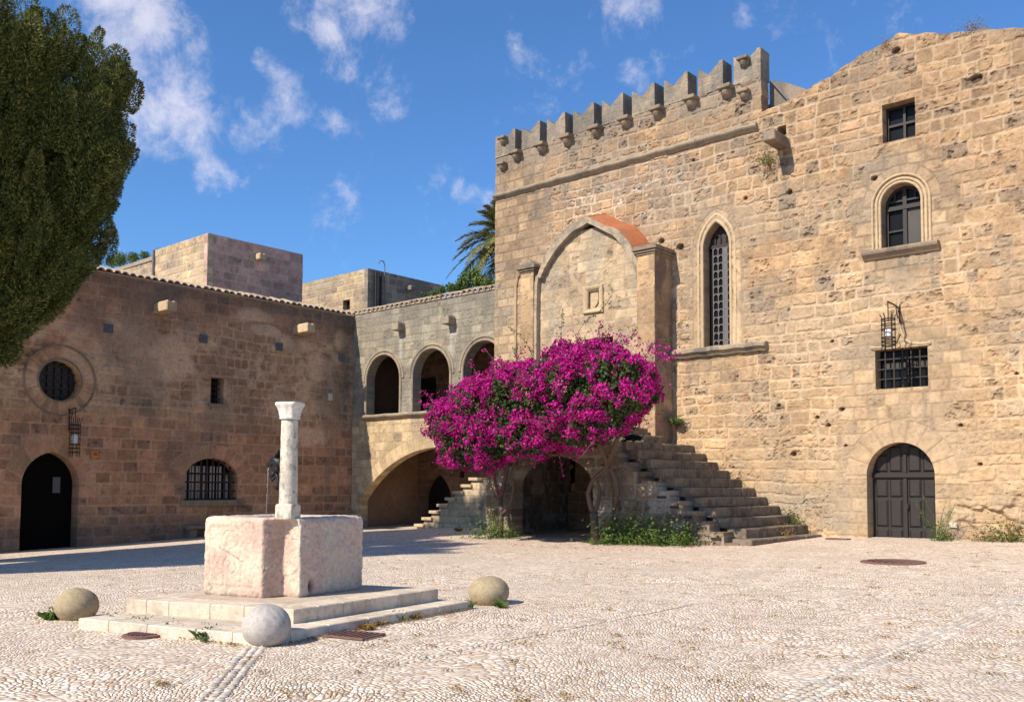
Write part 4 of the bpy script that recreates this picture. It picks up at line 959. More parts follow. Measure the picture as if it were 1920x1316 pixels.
def HC_l(u, v):
    mk = lambda u, v: sm(.30, .42, fbm(u*.35, v*.5, 83, 3))*sm(3.6, 4.6, v)*sm(8.6, 8.0, v)
    H, C = stonefield(u, v, [(None, lay(81, .40, .68, .016, dep=.016, off=.02, fine=.012, pit=.03, mortar_amt=.7, cm=(.50, .36, .25), jit=.25, warp=.02, c1=(.46, .28, .175), c2=(.34, .205, .13), c3=(.27, .19, .14))),
        (mk, lay(82, .38, .55, .022, dep=.022, off=.03, fine=.03, pit=.05, jit=.4, warp=.10, rag=.03, rad=.07, c1=(.42, .28, .17), c2=(.34, .23, .15), c3=(.48, .38, .27), cm=(.46, .36, .25)))], [ring(o_pd, pdC, pdT2-1.5*pdH, .62, pdT2-1.1*pdH, .42), ring_l, ring(o_ag, agC, agS-.5, .55, agS, .4)])
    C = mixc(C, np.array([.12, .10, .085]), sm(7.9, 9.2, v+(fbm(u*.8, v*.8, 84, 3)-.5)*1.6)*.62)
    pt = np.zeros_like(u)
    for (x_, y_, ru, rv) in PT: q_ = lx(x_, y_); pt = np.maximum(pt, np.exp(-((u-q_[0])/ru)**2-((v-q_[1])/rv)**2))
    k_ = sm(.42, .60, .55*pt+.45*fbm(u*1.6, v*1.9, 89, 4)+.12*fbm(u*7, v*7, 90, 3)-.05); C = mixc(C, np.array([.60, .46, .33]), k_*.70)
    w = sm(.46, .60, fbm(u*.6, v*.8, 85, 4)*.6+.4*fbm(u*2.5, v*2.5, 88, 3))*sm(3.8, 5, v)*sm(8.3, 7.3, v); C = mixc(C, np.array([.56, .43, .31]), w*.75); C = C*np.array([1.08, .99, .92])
    g = sm(.5, .68, fbm(u*.7+5, v*.4, 86, 4)); C = mixc(C, np.array([.17, .14, .11]), g*.45)
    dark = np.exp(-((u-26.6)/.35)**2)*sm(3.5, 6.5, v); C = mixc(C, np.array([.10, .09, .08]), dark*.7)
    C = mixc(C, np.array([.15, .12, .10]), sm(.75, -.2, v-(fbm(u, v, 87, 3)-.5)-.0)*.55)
    ld = np.interp(u, ledU, ledV); H = H+np.where((u > ledU[0]) & (u < ledU[-1]), sm(ld+.04, ld-.04, v)*.05*sm(ledU[0], ledU[0]+.6, u), .0)
    return H, C
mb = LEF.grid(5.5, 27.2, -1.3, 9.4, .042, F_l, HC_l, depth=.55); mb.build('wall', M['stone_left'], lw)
tiles(LEF, 5.5, 27.1, 9.38, .30, lw)
m = MB(); m.box((X0-4.4, 16.3, 9.5), (7.4, 21.6, .2)); m.box((X0-8.2, 16.3, 4.2), (.4, 21.8, 10.6)); m.box((X0-4.1, 5.6, 4.1), (7.8, .3, 10.6)); m.box((X0-4, 16.3, -.9), (8, 21.6, .3)); m.build('roof', M['roof'], lw)
m = MB(); LEF.poly(m, [(slL-.1, slB-.1), (slR+.1, slB-.1), (slR+.1, slT+.1), (slL-.1, slT+.1)], -.5); w = m.build('window', M['glass'], lw, label='narrow rectangular slit window with a sill')
m = MB(); bars(LEF, m, slL, slR, slB, slT, -.3, 2, 4, .025, .025); m.build('grille', M['iron'], w)
m = MB(); LEF.box(m, slL-.12, slR+.16, slB-.14, slB, -.02, .10, .02); m.build('sill', M['trim'], w)
m = MB(); LEF.poly(m, [(rwC[0]+(rwR+.1)*math.cos(t), rwC[1]+(rwR+.1)*math.sin(t)) for t in np.linspace(0, 2*math.pi, 33)[:-1]], -.5); w = m.build('window', M['glass_pale'], lw, label='big round window with a square bar grid')
m = MB()
for k in range(-2, 3):
    o = k*rwR*.36; hw = math.sqrt(rwR**2-o**2); LEF.box(m, rwC[0]+o-.035, rwC[0]+o+.035, rwC[1]-hw, rwC[1]+hw, -.45, -.38); LEF.box(m, rwC[0]-hw, rwC[0]+hw, rwC[1]+o-.03, rwC[1]+o+.03, -.455, -.385)
m.build('grille', M['wood'], w)
m = MB()
for off, pr in ((.04, .035), (.52, .05)):
    LEF.sweep([(rwC[0]+(rwR+off)*math.cos(t), rwC[1]+(rwR+off)*math.sin(t)) for t in np.linspace(0, 2*math.pi, 49)[:-1]], [(-.03, -.02), (-.03, pr*.6), (0, pr), (.03, pr*.6), (.03, -.02)], m, closed=True)
m.build('window_moulding', M['trim'], w)
m = MB(); LEF.poly(m, [(agL-.1, agB-.1), (agR+.1, agB-.1), (agR+.1, agT+.1), (agL-.1, agT+.1)], -.52); w = m.build('window', M['interior_dark'], lw, label='wide arched window behind an iron grid with pale glazing')
m = MB()
for k in range(7):
    a = agL+.12+k*(agR-agL-.2)/7; zt = agS+.55*agH*math.sqrt(max(0, 1-((a+.1-agC)/agH)**2)); 
    for j in range(4):
        v0 = agB+.05+j*.34; 
        if v0+.28 < zt: LEF.box(m, a+.02, a+.10, v0, v0+.28, -.50, -.48); LEF.box(m, a+.14, a+.23, v0, v0+.28, -.50, -.48)
m.build('pane', M['curtain'], w)
m = MB()
for k in range(1, 9):
    u = agL+k*(agR-agL)/9; zt = agS+.70*agH*math.sqrt(max(0, 1-((u-agC)/agH)**2)); LEF.box(m, u-.025, u+.025, agB, zt, -.2, -.15)
for v in (agB+.04, agB+.36, agB+.72, agB+1.06): LEF.box(m, agL, agR, v-.022, v+.022, -.21, -.14)
m.build('grille', M['iron'], w)
m = MB(); LEF.box(m, agL-.2, agR+.28, agB-.26, agB-.005, -.3, .14, .03); m.build('sill', M['trim'], w)
m = MB(); LEF.poly(m, [(pdC-pdH-.1, -1.2), (pdC+pdH+.1, -1.2), (pdC+pdH+.1, pdT2+.1), (pdC-pdH-.1, pdT2+.1)], -.56); dr = m.build('door', M['interior_dark'], lw, label='black open doorway under a pointed arch')  # flat black sheet stands for the unlit room
m = MB(); u, v = lx(117, 909); LEF.box(m, u-.13, u+.13, v-.28, v+.28, -.5, -.49); m.build('notice', M['plate'], dr)
for (x, y) in ((297, 579), (557, 619)): u, v = lx(x, y); spout(LEF, u+.02, v+.17, .42, .36, 1.0, lw, m_='trim_light')
for (x, y) in ((203, 616), (381, 635), (523, 650), (640, 670)):
    u, v = lx(x, y); m = MB(); LEF.box(m, u-.17, u+.17, v-.17, v+.17, 0, .05, .01); LEF.box(m, u-.04, u+.04, v-.04, v+.04, .05, .09, .01); m.build('tie_plate', M['plate'], lw)
u, v = lx(618, 744); m = MB(); LEF.box(m, u-.11, u+.11, v-.16, v+.16, 0, .09, .02); m.build('junction_box', M['cream_plastic'], label='small cream box high on the shaded wing near its inner corner', cat='box')
u, v = lx(177, 851); m = MB(); LEF.box(m, u-.13, u+.13, v-.13, v+.13, 0, .08, .02); s_ = m.build('sign_box', M['orange'], label='small orange square box on the shaded wall right of the pointed doorway', cat='sign')
m = MB(); LEF.box(m, u-.07, u+.07, v-.05, v+.05, .08, .085); m.build('emblem', M['rust'], s_)
u0, u1 = lx(340, 1000)[0], lx(430, 1000)[0]; m = MB(); zb = float(gz(X0+.2, u0)); LEF.box(m, u0, u1, zb+.36, zb+.5, 0, .5, .03); LEF.box(m, u0+.15, u0+.45, zb-.1, zb+.36, 0, .4, .02); LEF.box(m, u1-.45, u1-.15, zb-.1, zb+.36, 0, .4, .02)
m.build('stone_bench', M['trim'], label='low dark stone bench against the shaded wall under the barred arched window', cat='bench')

# ---------------- lanterns
def lantern(W, u, v, side, ext, label, hgt=1.0):
    Hh = hgt; o = empty('wall_lantern', tuple(W.p(u, v, 0)), label, 'lantern', 'iron cage lanterns on wall brackets')
    m = MB(); t = .018
    P = lambda a, b_, h: W.p(u+a, v+b_, h)
    m.tube([P(0, -.75, .02), P(0, .0, .02)], .022, 6); m.tube([P(0, -.02, .0), P(0, .02, ext*.5), P(0, .03, ext)], .022, 6)
    m.tube([P(0, -.30, .02), P(0, -.31, .16), P(0, -.18, .26), P(0, -.02, .30)], .016, 6); m.tube([P(0, -.15, .02), P(0, -.14, .12), P(0, -.02, .16)], .014, 6); m.tube([P(0, .0, -.02), P(0, .12, -.04)], .03, 6)
    m.build('bracket', M['iron'], o)
    m = MB(); m.tube([P(0, .02, ext-.03), P(0, -.25-.37*hgt, ext-.03)], .014, 6); m.build('hanging_rod', M['iron'], o)
    m = MB(); c = W.p(u, v-.25-.37*hgt, ext-.03); R = .17; H = 1.0*hgt
    for k in range(6):
        a = k*math.pi/3+.3; q = c+np.array([R*math.cos(a), R*math.sin(a), 0]); d = np.array([math.cos(a), math.sin(a), 0])
        m.tube([q+d*.05+(0, 0, .30*hgt), q+(0, 0, .12), q+(0, 0, -H), q+d*.02+(0, 0, -H-.06)], .014, 5)
    for z in (.06, -.08, -.22, -H*.62, -H*.76, -H*.9):
        m.tube([c+np.array([(R+.012)*math.cos(a), (R+.012)*math.sin(a), z]) for a in np.linspace(0, 2*math.pi, 17)], .018, 5, cap=False)
    m.build('cage', M['iron'], o)
    m = MB(); prof_ = [(r*(.4+.6*hgt), z*hgt) for r, z in [(.02, -.25), (.10, -.30), (.11, -.42), (.09, -.5), (.11, -.56), (.07, -.60), (.02, -.62)]]
    n = 12; V = [c+np.array([r*math.cos(2*math.pi*k/n), r*math.sin(2*math.pi*k/n), z]) for r, z in prof_ for k in range(n)]
    m.add(np.array(V), [(i*n+k, i*n+(k+1) % n, (i+1)*n+(k+1) % n, (i+1)*n+k) for i in range(len(prof_)-1) for k in range(n)]); m.build('lamp_glass', M['white'], o, smooth=True)
u, v = fx(1687, 577); lantern(FAC, u, v, -1, .95, 'iron cage lantern with white glass on the golden wall above the barred window', .72)
u, v = lx(130, 768); lantern(LEF, u, v, 1, .55, 'iron cage lantern hanging in shade between the round window and the pointed doorway', 1.0)

# ================================================================ BUILDINGS BEHIND
def HC_back(seed, c1, c2, lichen):
    def f(u, v):
        H, C = stonefield(u, v, [(None, lay(seed, .42, .75, .03, dep=.02, off=.02, mortar_amt=.6, warp=.02, c1=c1, c2=c2, c3=(.34, .26, .2), cm=(.5, .4, .3)))])
        return H, mixc(C, np.array([.20, .18, .15]), sm(.45, .65, fbm(u*.7, v*.6, seed, 4))*lichen)
    return f
# pinkish block
XP = -41.
c = hit(390, 439, 0, XP); e = hit(568, 475, 0, XP); yC, yE, zT = c[1], e[1], (c[2]+e[2])/2
pk = empty('pink_stone_block', (XP, yC, 9), 'flat-topped pink stone block rising behind the shaded wing', 'building')
Wp = Wall((XP, 0, 0), (0, 1, 0), (1, 0, 0)); mb = Wp.grid(yC, yE, 7, zT, .05, None, HC_back(91, (.56, .34, .28), (.46, .28, .23), .2), depth=.3)
Wq = Wall((0, yC, 0), (1, 0, 0), (0, -1, 0)); xl = hit(290, 478, 1, yC)[0]; mb = Wq.grid(xl, XP, 7, zT, .05, None, HC_back(92, (.52, .39, .23), (.46, .34, .21), .2), depth=.3, mb=mb)
mb.box(((XP-18)/1-2+.0, (yC+yE)/2, zT-.25), (35.6, yE-yC-.5, .2), colr=(.3, .25, .2)); mb.build('wall', M['stone'], pk)
mb = Wall((0, yC+.3, 0), (1, 0, 0), (0, -1, 0)).grid(xl-12, xl-.15, 7, zT-.15, .08, None, HC_back(93, (.52, .39, .23), (.46, .34, .21), .3), depth=.3); mb.build('wall', M['stone'], pk)
u, v = Wp.px(484, 482); spout(Wp, u, v+.1, .4, .3, .45, pk, m_='trim_light')
m = MB(); m.tube([Wq.p(xl, 7, .05), Wq.p(xl, zT, .05)], .09, 8); m.build('drain_pipe', M['lead'], pk)
# ochre block
YB = 33.5
c = hit(690, 503, 1, YB); XB = c[0]; zT = c[2]; xl = hit(560, 530, 1, YB)[0]; yE = hit(832, 531, 0, XB)[1]
oc = empty('ochre_stone_block', (XB, YB, 9), 'flat-topped ochre stone block with one small window behind the arcaded wing', 'building')
Wr = Wall((0, YB, 0), (1, 0, 0), (0, -1, 0)); wn = [Wr.px(643, 572)[0], Wr.px(656, 572)[0], Wr.px(650, 581)[1], Wr.px(650, 562)[1]]
mb = Wr.grid(xl-6, XB, 7, zT, .05, o_rect(*wn), HC_back(94, (.50, .38, .22), (.42, .32, .2), .45), depth=.3)
Ws = Wall((XB, 0, 0), (0, 1, 0), (1, 0, 0)); mb = Ws.grid(YB, yE, 7, zT, .06, None, HC_back(95, (.28, .24, .19), (.24, .21, .17), .6), depth=.3, mb=mb)  # face turned from the sun: shade put into its darker stone colours
mb.box((XB-5, (YB+yE)/2, zT-.25), (9.5, yE-YB-.4, .2), colr=(.3, .25, .2)); mb.build('wall', M['stone'], oc)
m = MB(); Wr.poly(m, [(wn[0]-.05, wn[2]-.05), (wn[1]+.05, wn[2]-.05), (wn[1]+.05, wn[3]+.05), (wn[0]-.05, wn[3]+.05)], -.3); w = m.build('window', M['glass'], oc)
u, v = Ws.px(766, 541); spout(Ws, u, v+.1, .35, .25, .4, oc)
for xx in (703, 712): u = Ws.px(xx, 550)[0]; m = MB(); m.tube([Ws.p(u, 7, .08), Ws.p(u, zT-.1, .08)], .07, 8); m.build('drain_pipe', M['iron'], oc)
m = MB(); u = Ws.px(718, 520)[0]; m.tube([Ws.p(u, 7, .15), Ws.p(u, zT+.3, .15), Ws.p(u-.1, zT+.55, .15), Ws.p(u-.35, zT+.55, .15), Ws.p(u-.45, zT+.35, .15)], .03, 6); m.build('vent_pipe', M['lead'], oc)
# ================================================================ BASIN WITH COLUMN
bas = empty('marble_basin', (-9.9, 6.8, .0), 'carved pink marble basin with an upright column, on two pale stone steps', 'fountain')
P2d = lambda *p: [np.array(q, float) for q in p]
def prism(m, quad, z0, z1, ch=.010, c=(.58, .49, .38)):
    q = np.array(quad); ce = q.mean(0); V = []
    n = len(q)
    for z, o in ((z0, 0), (z1-ch, 0), (z1, ch)):
        for i in range(n):
            a = q[i]; e1 = (q[(i+1) % n]-a); e2 = (q[i-1]-a); e1 = e1/np.linalg.norm(e1); e2 = e2/np.linalg.norm(e2)
            V.append((*(a+(e1+e2)*o), z))
    F = [tuple(2*n+i for i in range(n))]+[(k*n+i, k*n+(i+1) % n, (k+1)*n+(i+1) % n, (k+1)*n+i) for k in (0, 1) for i in range(n)]
    m.add(np.array(V), F, tuple(np.array(c)*(.93+.14*rng.random())))
def slab_step(L_, F_, R_, z0, z1, cutsA, cutsB, name, w=.36, c=(.62, .53, .42)):
    m = MB(); L_, F_, R_ = P2d(L_, F_, R_); B_ = L_+R_-F_; ea = (F_-L_); eb = (R_-F_); la, lb = np.linalg.norm(ea), np.linalg.norm(eb); ea /= la; eb /= lb; g = .004
    cuts = [0]+cutsA+[1]
    for a, b_ in zip(cuts[:-1], cuts[1:]): p = L_+ea*(a*la+g); q = L_+ea*(b_*la-g); prism(m, [p, q, q+eb*w, p+eb*w], z0, z1, c=c); p2 = p+eb*(lb-w); q2 = q+eb*(lb-w); prism(m, [p2, q2, q2+eb*w, p2+eb*w], z0, z1, c=c)
    cuts = [w/lb]+cutsB+[1-w/lb]
    for a, b_ in zip(cuts[:-1], cuts[1:]): p = F_+eb*(a*lb+g); q = F_+eb*(b_*lb-g); prism(m, [p, q, q-ea*w, p-ea*w][::-1], z0, z1, c=c); p2 = p-ea*(la-w); q2 = q-ea*(la-w); prism(m, [p2, q2, q2-ea*w, p2-ea*w][::-1], z0, z1, c=c)
    i0 = L_+ea*w*.99+eb*w*.99; a_ = ea*(la-2*w*.99); b2 = eb*(lb-2*w*.99); prism(m, [i0, i0+a_, i0+a_+b2, i0+b2], z0, z1-.004, c=tuple(np.array(c)*.86))
    return m.build(name, M['platform'], bas)
slab_step((-10.53, 4.645), (-8.012, 5.347), (-8.485, 8.78), -.25, .12, [.18, .40, .66, .85], [.26, .44, .62, .8], 'lower_step')
slab_step((-10.607, 5.225), (-8.436, 6.008), (-8.802, 8.5), .116, .275, [.13, .27, .52, .72], [.3, .48, .68, .85], 'upper_step', c=(.60, .50, .39))
PB = P2d((-10.417, 6.087), (-9.539, 6.334), (-9.507, 6.605), (-9.267, 6.672), (-9.492, 7.824), (-10.642, 7.239))
zb0, zb1 = .27, 1.215
def perim(nf, N=520):
    P = [p.copy() for p in PB]; mid_ = (P[1]*.45+P[3]*.55)+np.array([.02, -.03]); P[2] = P[2]*nf+mid_*(1-nf)
    P = np.array(P+[P[0]]); P0_ = np.array(PB+[PB[0]]); seg = np.hypot(*(P0_[1:]-P0_[:-1]).T); T = np.r_[0, np.cumsum(seg)]
    t = np.linspace(0, T[-1], N, endpoint=False); i = np.clip(np.searchsorted(T, t, side='right')-1, 0, len(seg)-1); f = (t-T[i])/seg[i]
    q = P[i]+(P[i+1]-P[i])*f[:, None]
    for _ in range(10): q = (np.roll(q, 1, 0)+2*q+np.roll(q, -1, 0))/4
    return q, t, i, f
zr = np.r_[zb0, np.linspace(zb0+.004, zb1-.05, 78), zb1-.035, zb1-.02, zb1-.008, zb1]
rows = []; cols_ = []
for z in zr:
    nf = float(sm(1.205, 1.15, np.array(z))); q, t, si, sf = perim(nf); T_ = np.roll(q, -1, 0)-np.roll(q, 1, 0); T_ /= np.linalg.norm(T_, axis=1)[:, None]; Nn = np.stack([T_[:, 1], -T_[:, 0]], 1)
    zz_ = np.full_like(t, z); rel = (z-zb0)/(zb1-zb0)
    d = (fbm(t*7, zz_*7, 91, 4)-.5)*.026+(fbm(t*40, zz_*40, 92, 3)-.5)*.011-.009*sm(.60, .72, fbm(t*22, zz_*22, 99, 3))*np.where((si == 0) & (rel > .1) & (rel < .9), .25, 1.)
    dt_ = zb1-z; d = d-.035*max(0, 1-dt_/.035)**2-(fbm(t*9, t*0, 93, 3))*.05*math.exp(-dt_/.03)-(fbm(t*11, t*0+5, 94, 3))*.03*math.exp(-(z-zb0)/.03)
    # shallow carving: left face
    A = si == 0; s_ = t; u_ = s_/.912
    def line(dist, w=.0065, dp=.010): return -dp*np.exp(-(dist/w)**2)
    g = np.zeros_like(t); inn = (u_ > .10) & (u_ < .87)
    g += line(abs(rel-.865))*inn+line(abs(rel-.885))*inn*.6+line(abs(rel-.12))*inn+line(abs(rel-.14))*inn*.5+line(abs(u_-.11)*.9)*(rel > .12)*(rel < .88)*.6
    X_, Z_ = (u_-.45)*.912, (rel-.70)*.945
    g += line(abs(np.hypot(X_, Z_)-.125))*(rel > .62)+line(abs(np.hypot(X_-.02, Z_+.02)-.075)+.004*np.sin(np.arctan2(Z_, X_)*6))*.9
    X2, Z2 = (u_-.49)*.912, (rel-.30)*.945
    g += line(abs(np.where(Z2 > .08, np.hypot(X2, Z2-.08)-.13, abs(X2)-.13)))*(rel > .12)*(rel < .50)*1.2+line(abs(np.hypot(X2, Z2-.05)-.06))*.9
    g += line(abs((X_+.17)*.45+(Z_+.085)), .006, .018)*(u_ > .27)*(u_ < .68)
    d = d+np.where(A, g, 0)
    # faint roundels on the right face
    Bm = si == 3; s3 = (t-t[Bm].min()) if Bm.any() else t; X3, Z3 = s3-.62, (rel-.60)*.945
    g3 = line(abs(np.hypot(X3, Z3)-.24), .008, .007)+line(abs(np.hypot(X3-.02, Z3+.12)-.33), .008, .005)
    hole = np.exp(-((s3-.20)/.042)**2-((z-zb0-.115)/.075)**2); d = d+np.where(Bm, g3-.07*hole, 0)
    d = d+np.where(Bm, (fbm(t*14, zz_*14, 97, 3) > .66)*-.008, 0)
    rows.append(np.c_[q+Nn*d[:, None], zz_])
    pink = sm(.40, .66, fbm(t*3.5, zz_*3.0, 95, 4)); cc = mixc(np.array([.62, .51, .39]), np.array([.59, .42, .33]), pink)
    cc = mixc(cc, np.array([.54, .41, .35]), np.where(Bm, .55, 0.)); cc = mixc(cc, np.array([.58, .52, .42]), sm(.5, .7, fbm(t*9, zz_*1.2, 96, 3))*.5)
    cc = cc*(1+.9*g/.02*.5)[..., None]*np.where(Bm, 1-.93*hole, 1)[:, None]; cc = cc*(1-.35*math.exp(-(z-zb0)/.03))
    notch = (si == 1); cc = mixc(cc, np.array([.40, .27, .20]), notch*.5)  # shaded face of the notch painted darker
    cols_.append(cc)
N = len(rows[0]); m = MB(); cen = np.mean(PB, 0)
top = rows[-1].copy()
for (s_, z) in ((.97, zb1+.003), (.90, zb1-.004), (.80, zb1-.02), (.78, zb1-.25), (.0, zb1-.25)):
    r0 = top.copy(); r0[:, :2] = cen+(r0[:, :2]-cen)*s_; r0[:, 2] = z+(fbm(r0[:, 0]*12, r0[:, 1]*12, 98, 3)-.5)*.02*(s_ > .75); rows.append(r0); cols_.append(np.tile((.55, .45, .36) if s_ > .79 else (.25, .2, .16), (N, 1)))
k_ = np.arange(N); Fq = np.concatenate([np.stack([i*N+k_, i*N+(k_+1) % N, (i+1)*N+(k_+1) % N, (i+1)*N+k_], 1) for i in range(len(rows)-1)])
m.add(np.concatenate(rows), Fq, np.concatenate(cols_)); m.build('basin_block', M['marble'], bas, smooth=True)
m = MB(); q, *_ = perim(1.); q = cen+(q-cen)*.785; m.add(np.c_[q, np.full(len(q), zb1-.10)], [tuple(range(len(q)))]); m.build('water', M['glass'], bas)
# column
_p = CAM+ray(541, 909)*11.22; cx, cy = float(_p[0]), float(_p[1]); e1 = np.array([.963, .27]); ang = math.atan2(.27, .963)+.15
def sq_lathe(m, prof, c, ang=0., n=32, leaf=0., seed=1):
    V = []
    for (r, z, sq) in prof:
        for k in range(n):
            a = 2*math.pi*k/n; s_ = 1/max(abs(math.cos(a)), abs(math.sin(a))); rr = r*(1-sq+sq*min(s_, 1.32))
            rr += leaf*math.cos(8*a)*math.sin(math.pi*min(1, max(0, (z-prof[0][1])/(prof[-1][1]-prof[0][1]+1e-6))))
            rr += .0035*(float(fbm(np.array(a*6.), np.array(z*25.), seed, 3))-.5)*2
            V.append((c[0]+rr*math.cos(a+ang), c[1]+rr*math.sin(a+ang), z))
    k_ = len(prof); F = [(i*n+k, i*n+(k+1) % n, (i+1)*n+(k+1) % n, (i+1)*n+k) for i in range(k_-1) for k in range(n)]+[tuple((k_-1)*n+k for k in range(n))]
    m.add(np.array(V), F)
colm = None
m = MB(); sq_lathe(m, [(.112, 1.19, 1), (.116, 1.20, 1), (.116, 1.355, 1), (.110, 1.372, .9), (.10, 1.380, .5)], (cx, cy), ang, 32); m.build('column_base', M['veined'], bas)
m = MB(); pr = [(.108-.000*k, 1.372+.045*k, 0) for k in range(1)]; ns = 48
pr = [(.109-.011*(k/ns)+.003*math.sin(k*.9)*.3, 1.374+(2.392-1.374)*k/ns, 0) for k in range(ns+1)]
sq_lathe(m, pr, (cx, cy), 0, 40, seed=3); m.build('column_shaft', M['veined'], bas, smooth=True)
m = MB(); sq_lathe(m, [(.108, 2.385, 0), (.118, 2.39, 0), (.120, 2.405, .1), (.114, 2.42, .1), (.118, 2.45, .25), (.119, 2.48, .35), (.123, 2.51, .5), (.131, 2.535, .6), (.141, 2.555, .7), (.145, 2.565, .75), (.145, 2.585, .75), (.138, 2.592, .75)], (cx, cy), ang, 64, leaf=.005, seed=6)
m.build('capital', M['white_marble'], bas, smooth=True)
# bronze beast-head spout
dl = np.array([-.96, -.28, 0]); pz = lambda a, z: np.array([cx, cy, 0])+dl*(a+.03)+np.array([.0, 0, z])
m = MB()
m.tube([pz(.06, 1.80), pz(.10, 1.86), pz(.155, 1.895), pz(.205, 1.88), pz(.25, 1.85), pz(.30, 1.835), pz(.315, 1.833)], [.06, .078, .072, .058, .038, .024, .008], 10)
m.tube([pz(.10, 1.80), pz(.15, 1.78), pz(.21, 1.785), pz(.25, 1.80)], [.055, .045, .03, .01], 8)
for s_ in (-1, 1):
    o = np.array([.28*s_*.045, -.96*s_*.045, 0]); m.tube([pz(.13, 1.93)+o, pz(.11, 2.0)+o, pz(.09, 2.03)+o], [.028, .018, .004], 6)
m.tube([pz(.17, 1.76), pz(.235, 1.71), pz(.205, 1.665), pz(.17, 1.69)], [.028, .032, .026, .012], 8)
m.tube([pz(.17, 1.755), pz(.135, 1.70), pz(.12, 1.65), pz(.115, 1.60), pz(.14, 1.56), pz(.175, 1.575)], [.02, .02, .024, .028, .026, .016], 8)
m.tube([pz(.10, 1.94), pz(.10, 2.02), pz(.09, 2.06)], [.03, .02, .004], 6); m.build('bronze_spout', M['bronze'], bas, smooth=True)
m = MB(); r_ = np.random.default_rng(2)
ico = np.array([(1, 0, 0), (-1, 0, 0), (0, 1, 0), (0, -1, 0), (0, 0, 1), (0, 0, -1)]); icf = [(0, 2, 4), (2, 1, 4), (1, 3, 4), (3, 0, 4), (2, 0, 5), (1, 2, 5), (3, 1, 5), (0, 3, 5)]
for k in range(26): z = 1.80-.62*(k/26)**1.3; m.add(ico*np.array([.004, .004, .009+.005*r_.random()])+pz(.285+.010*k/26+r_.normal()*.003, z), icf)
m.build('water_jet', M['water'], smooth=True, label='thin jet of water drops falling from the bronze spout', cat='water', kind='stuff')

# ---------------- stone balls
def ball(px, py, rpx, m_, label, sq=(1, 1, .94), seed=0, cz=.2):
    c = hit(px, py, 2, cz); R = rpx*fwd(c)/FOC; n1, n2 = 56, 84; V = []
    th = np.linspace(.001, math.pi-.001, n1); ph = np.linspace(0, 2*math.pi, n2, endpoint=False); TH, PH = np.meshgrid(th, ph, indexing='ij')
    D = np.stack([np.sin(TH)*np.cos(PH), np.sin(TH)*np.sin(PH), np.cos(TH)], -1)
    d = 1+.09*(fbm(D[..., 0]*1.8+5, D[..., 1]*1.8+D[..., 2]*1.6, seed, 3)-.5)+.04*(fbm(D[..., 0]*7+D[..., 2]*5, D[..., 1]*7+D[..., 2]*3, seed+1, 3)-.5)
    cr = abs(D[..., 2]*.9+.12*np.sin(D[..., 0]*5+seed)+.22*D[..., 1]-.1); d -= .02*np.exp(-(cr/.035)**2)*(fbm(D[..., 0]*4, D[..., 1]*4, seed+2, 2) > .5)
    P = c+D*d[..., None]*R*np.array(sq); i, k = np.meshgrid(np.arange(n1-1), np.arange(n2), indexing='ij'); k2 = (k+1) % n2
    m = MB(); m.add(P.reshape(-1, 3), np.stack([i*n2+k, (i+1)*n2+k, (i+1)*n2+k2, i*n2+k2], -1).reshape(-1, 4)); m.build('stone_ball', m_, smooth=True, label=label, cat='stone ball', group='round stones set at the corners of the basin steps')
    return c, R
ball(499, 1175, 45, M['granite'], 'whitish grey stone ball at the nearest corner of the basin steps', seed=3, cz=.175)
ball(144, 1135, 38.5, M['ballstone'], 'tan stone ball at the left corner of the basin steps', (1, 1, .85), seed=8, cz=.15)
ball(917, 1110, 38, M['ballstone'], 'dark tan stone ball at the right corner of the basin steps', (1, 1, .80), seed=13, cz=.17)

# ---------------- covers in the paving
def gdisc(px, py, r, label, ell=1.):
    c = g_at(px, py); m = MB(); n = 40
    V = [(c[0]+r*math.cos(t), c[1]+r*math.sin(t), float(gz(c[0]+r*math.cos(t), c[1]+r*math.sin(t)))+.02) for t in np.linspace(0, 2*math.pi, n+1)[:-1]]
    V2 = [(c[0]+r*.88*math.cos(t), c[1]+r*.88*math.sin(t), float(gz(c[0]+r*math.cos(t), c[1]+r*math.sin(t)))+.026) for t in np.linspace(0, 2*math.pi, n+1)[:-1]]
    V3 = [(x, y, z-.05) for x, y, z in V]
    m.add(np.array(V+V2+V3), [(i, (i+1) % n, n+(i+1) % n, n+i) for i in range(n)]+[tuple(range(n, 2*n))]+[(2*n+i, 2*n+(i+1) % n, (i+1) % n, i) for i in range(n)])
    for k in range(-3, 4): hw = math.sqrt(max(0, (r*.8)**2-(k*r*.22)**2)); m.box((c[0]+k*r*.22, c[1], float(gz(c[0], c[1]))+.028), (.02, 2*hw, .012))
    m.build('manhole_cover', M['rust'], label=label, cat='manhole cover')
gdisc(1674, 1054, .62, 'round rusty manhole cover in the pebble paving in front of the double door')
gdisc(268, 1192, .21, 'small rusty round cover in the paving before the basin steps')
p = g_at(664, 1193); o = empty('drain_grate', (p[0], p[1], float(p[2])), 'rectangular rusty drain grate beside the right side of the basin steps', 'drain grate')
R_ = Matrix.Rotation(math.radians(14), 3, 'Z'); Rn = np.array(R_); m = MB(); zz0 = float(gz(p[0], p[1]))+.02
def gb(dx, dy, sx, sy, sz=.02): m.box(np.array([p[0], p[1], zz0])+Rn@np.array([dx, dy, 0]), (sx, sy, sz), rot=Rn)
for s_ in (-1, 1): gb(0, s_*.19, .52, .03); gb(s_*.25, 0, .03, .36)
m.build('rim', M['rust'], o); m = MB()
for k in range(6): gb(-.18+k*.072, 0, .022, .36)
m.build('bars', M['rust'], o)
p = g_at(1574, 1011); m = MB(); m.box((p[0], p[1]-.1, float(p[2])+.02), (.62, .3, .04), bev=.01); m.build('metal_plate', M['rust'], label='flat rusty plate lying on the ground between the stairs and the double door', cat='plate')

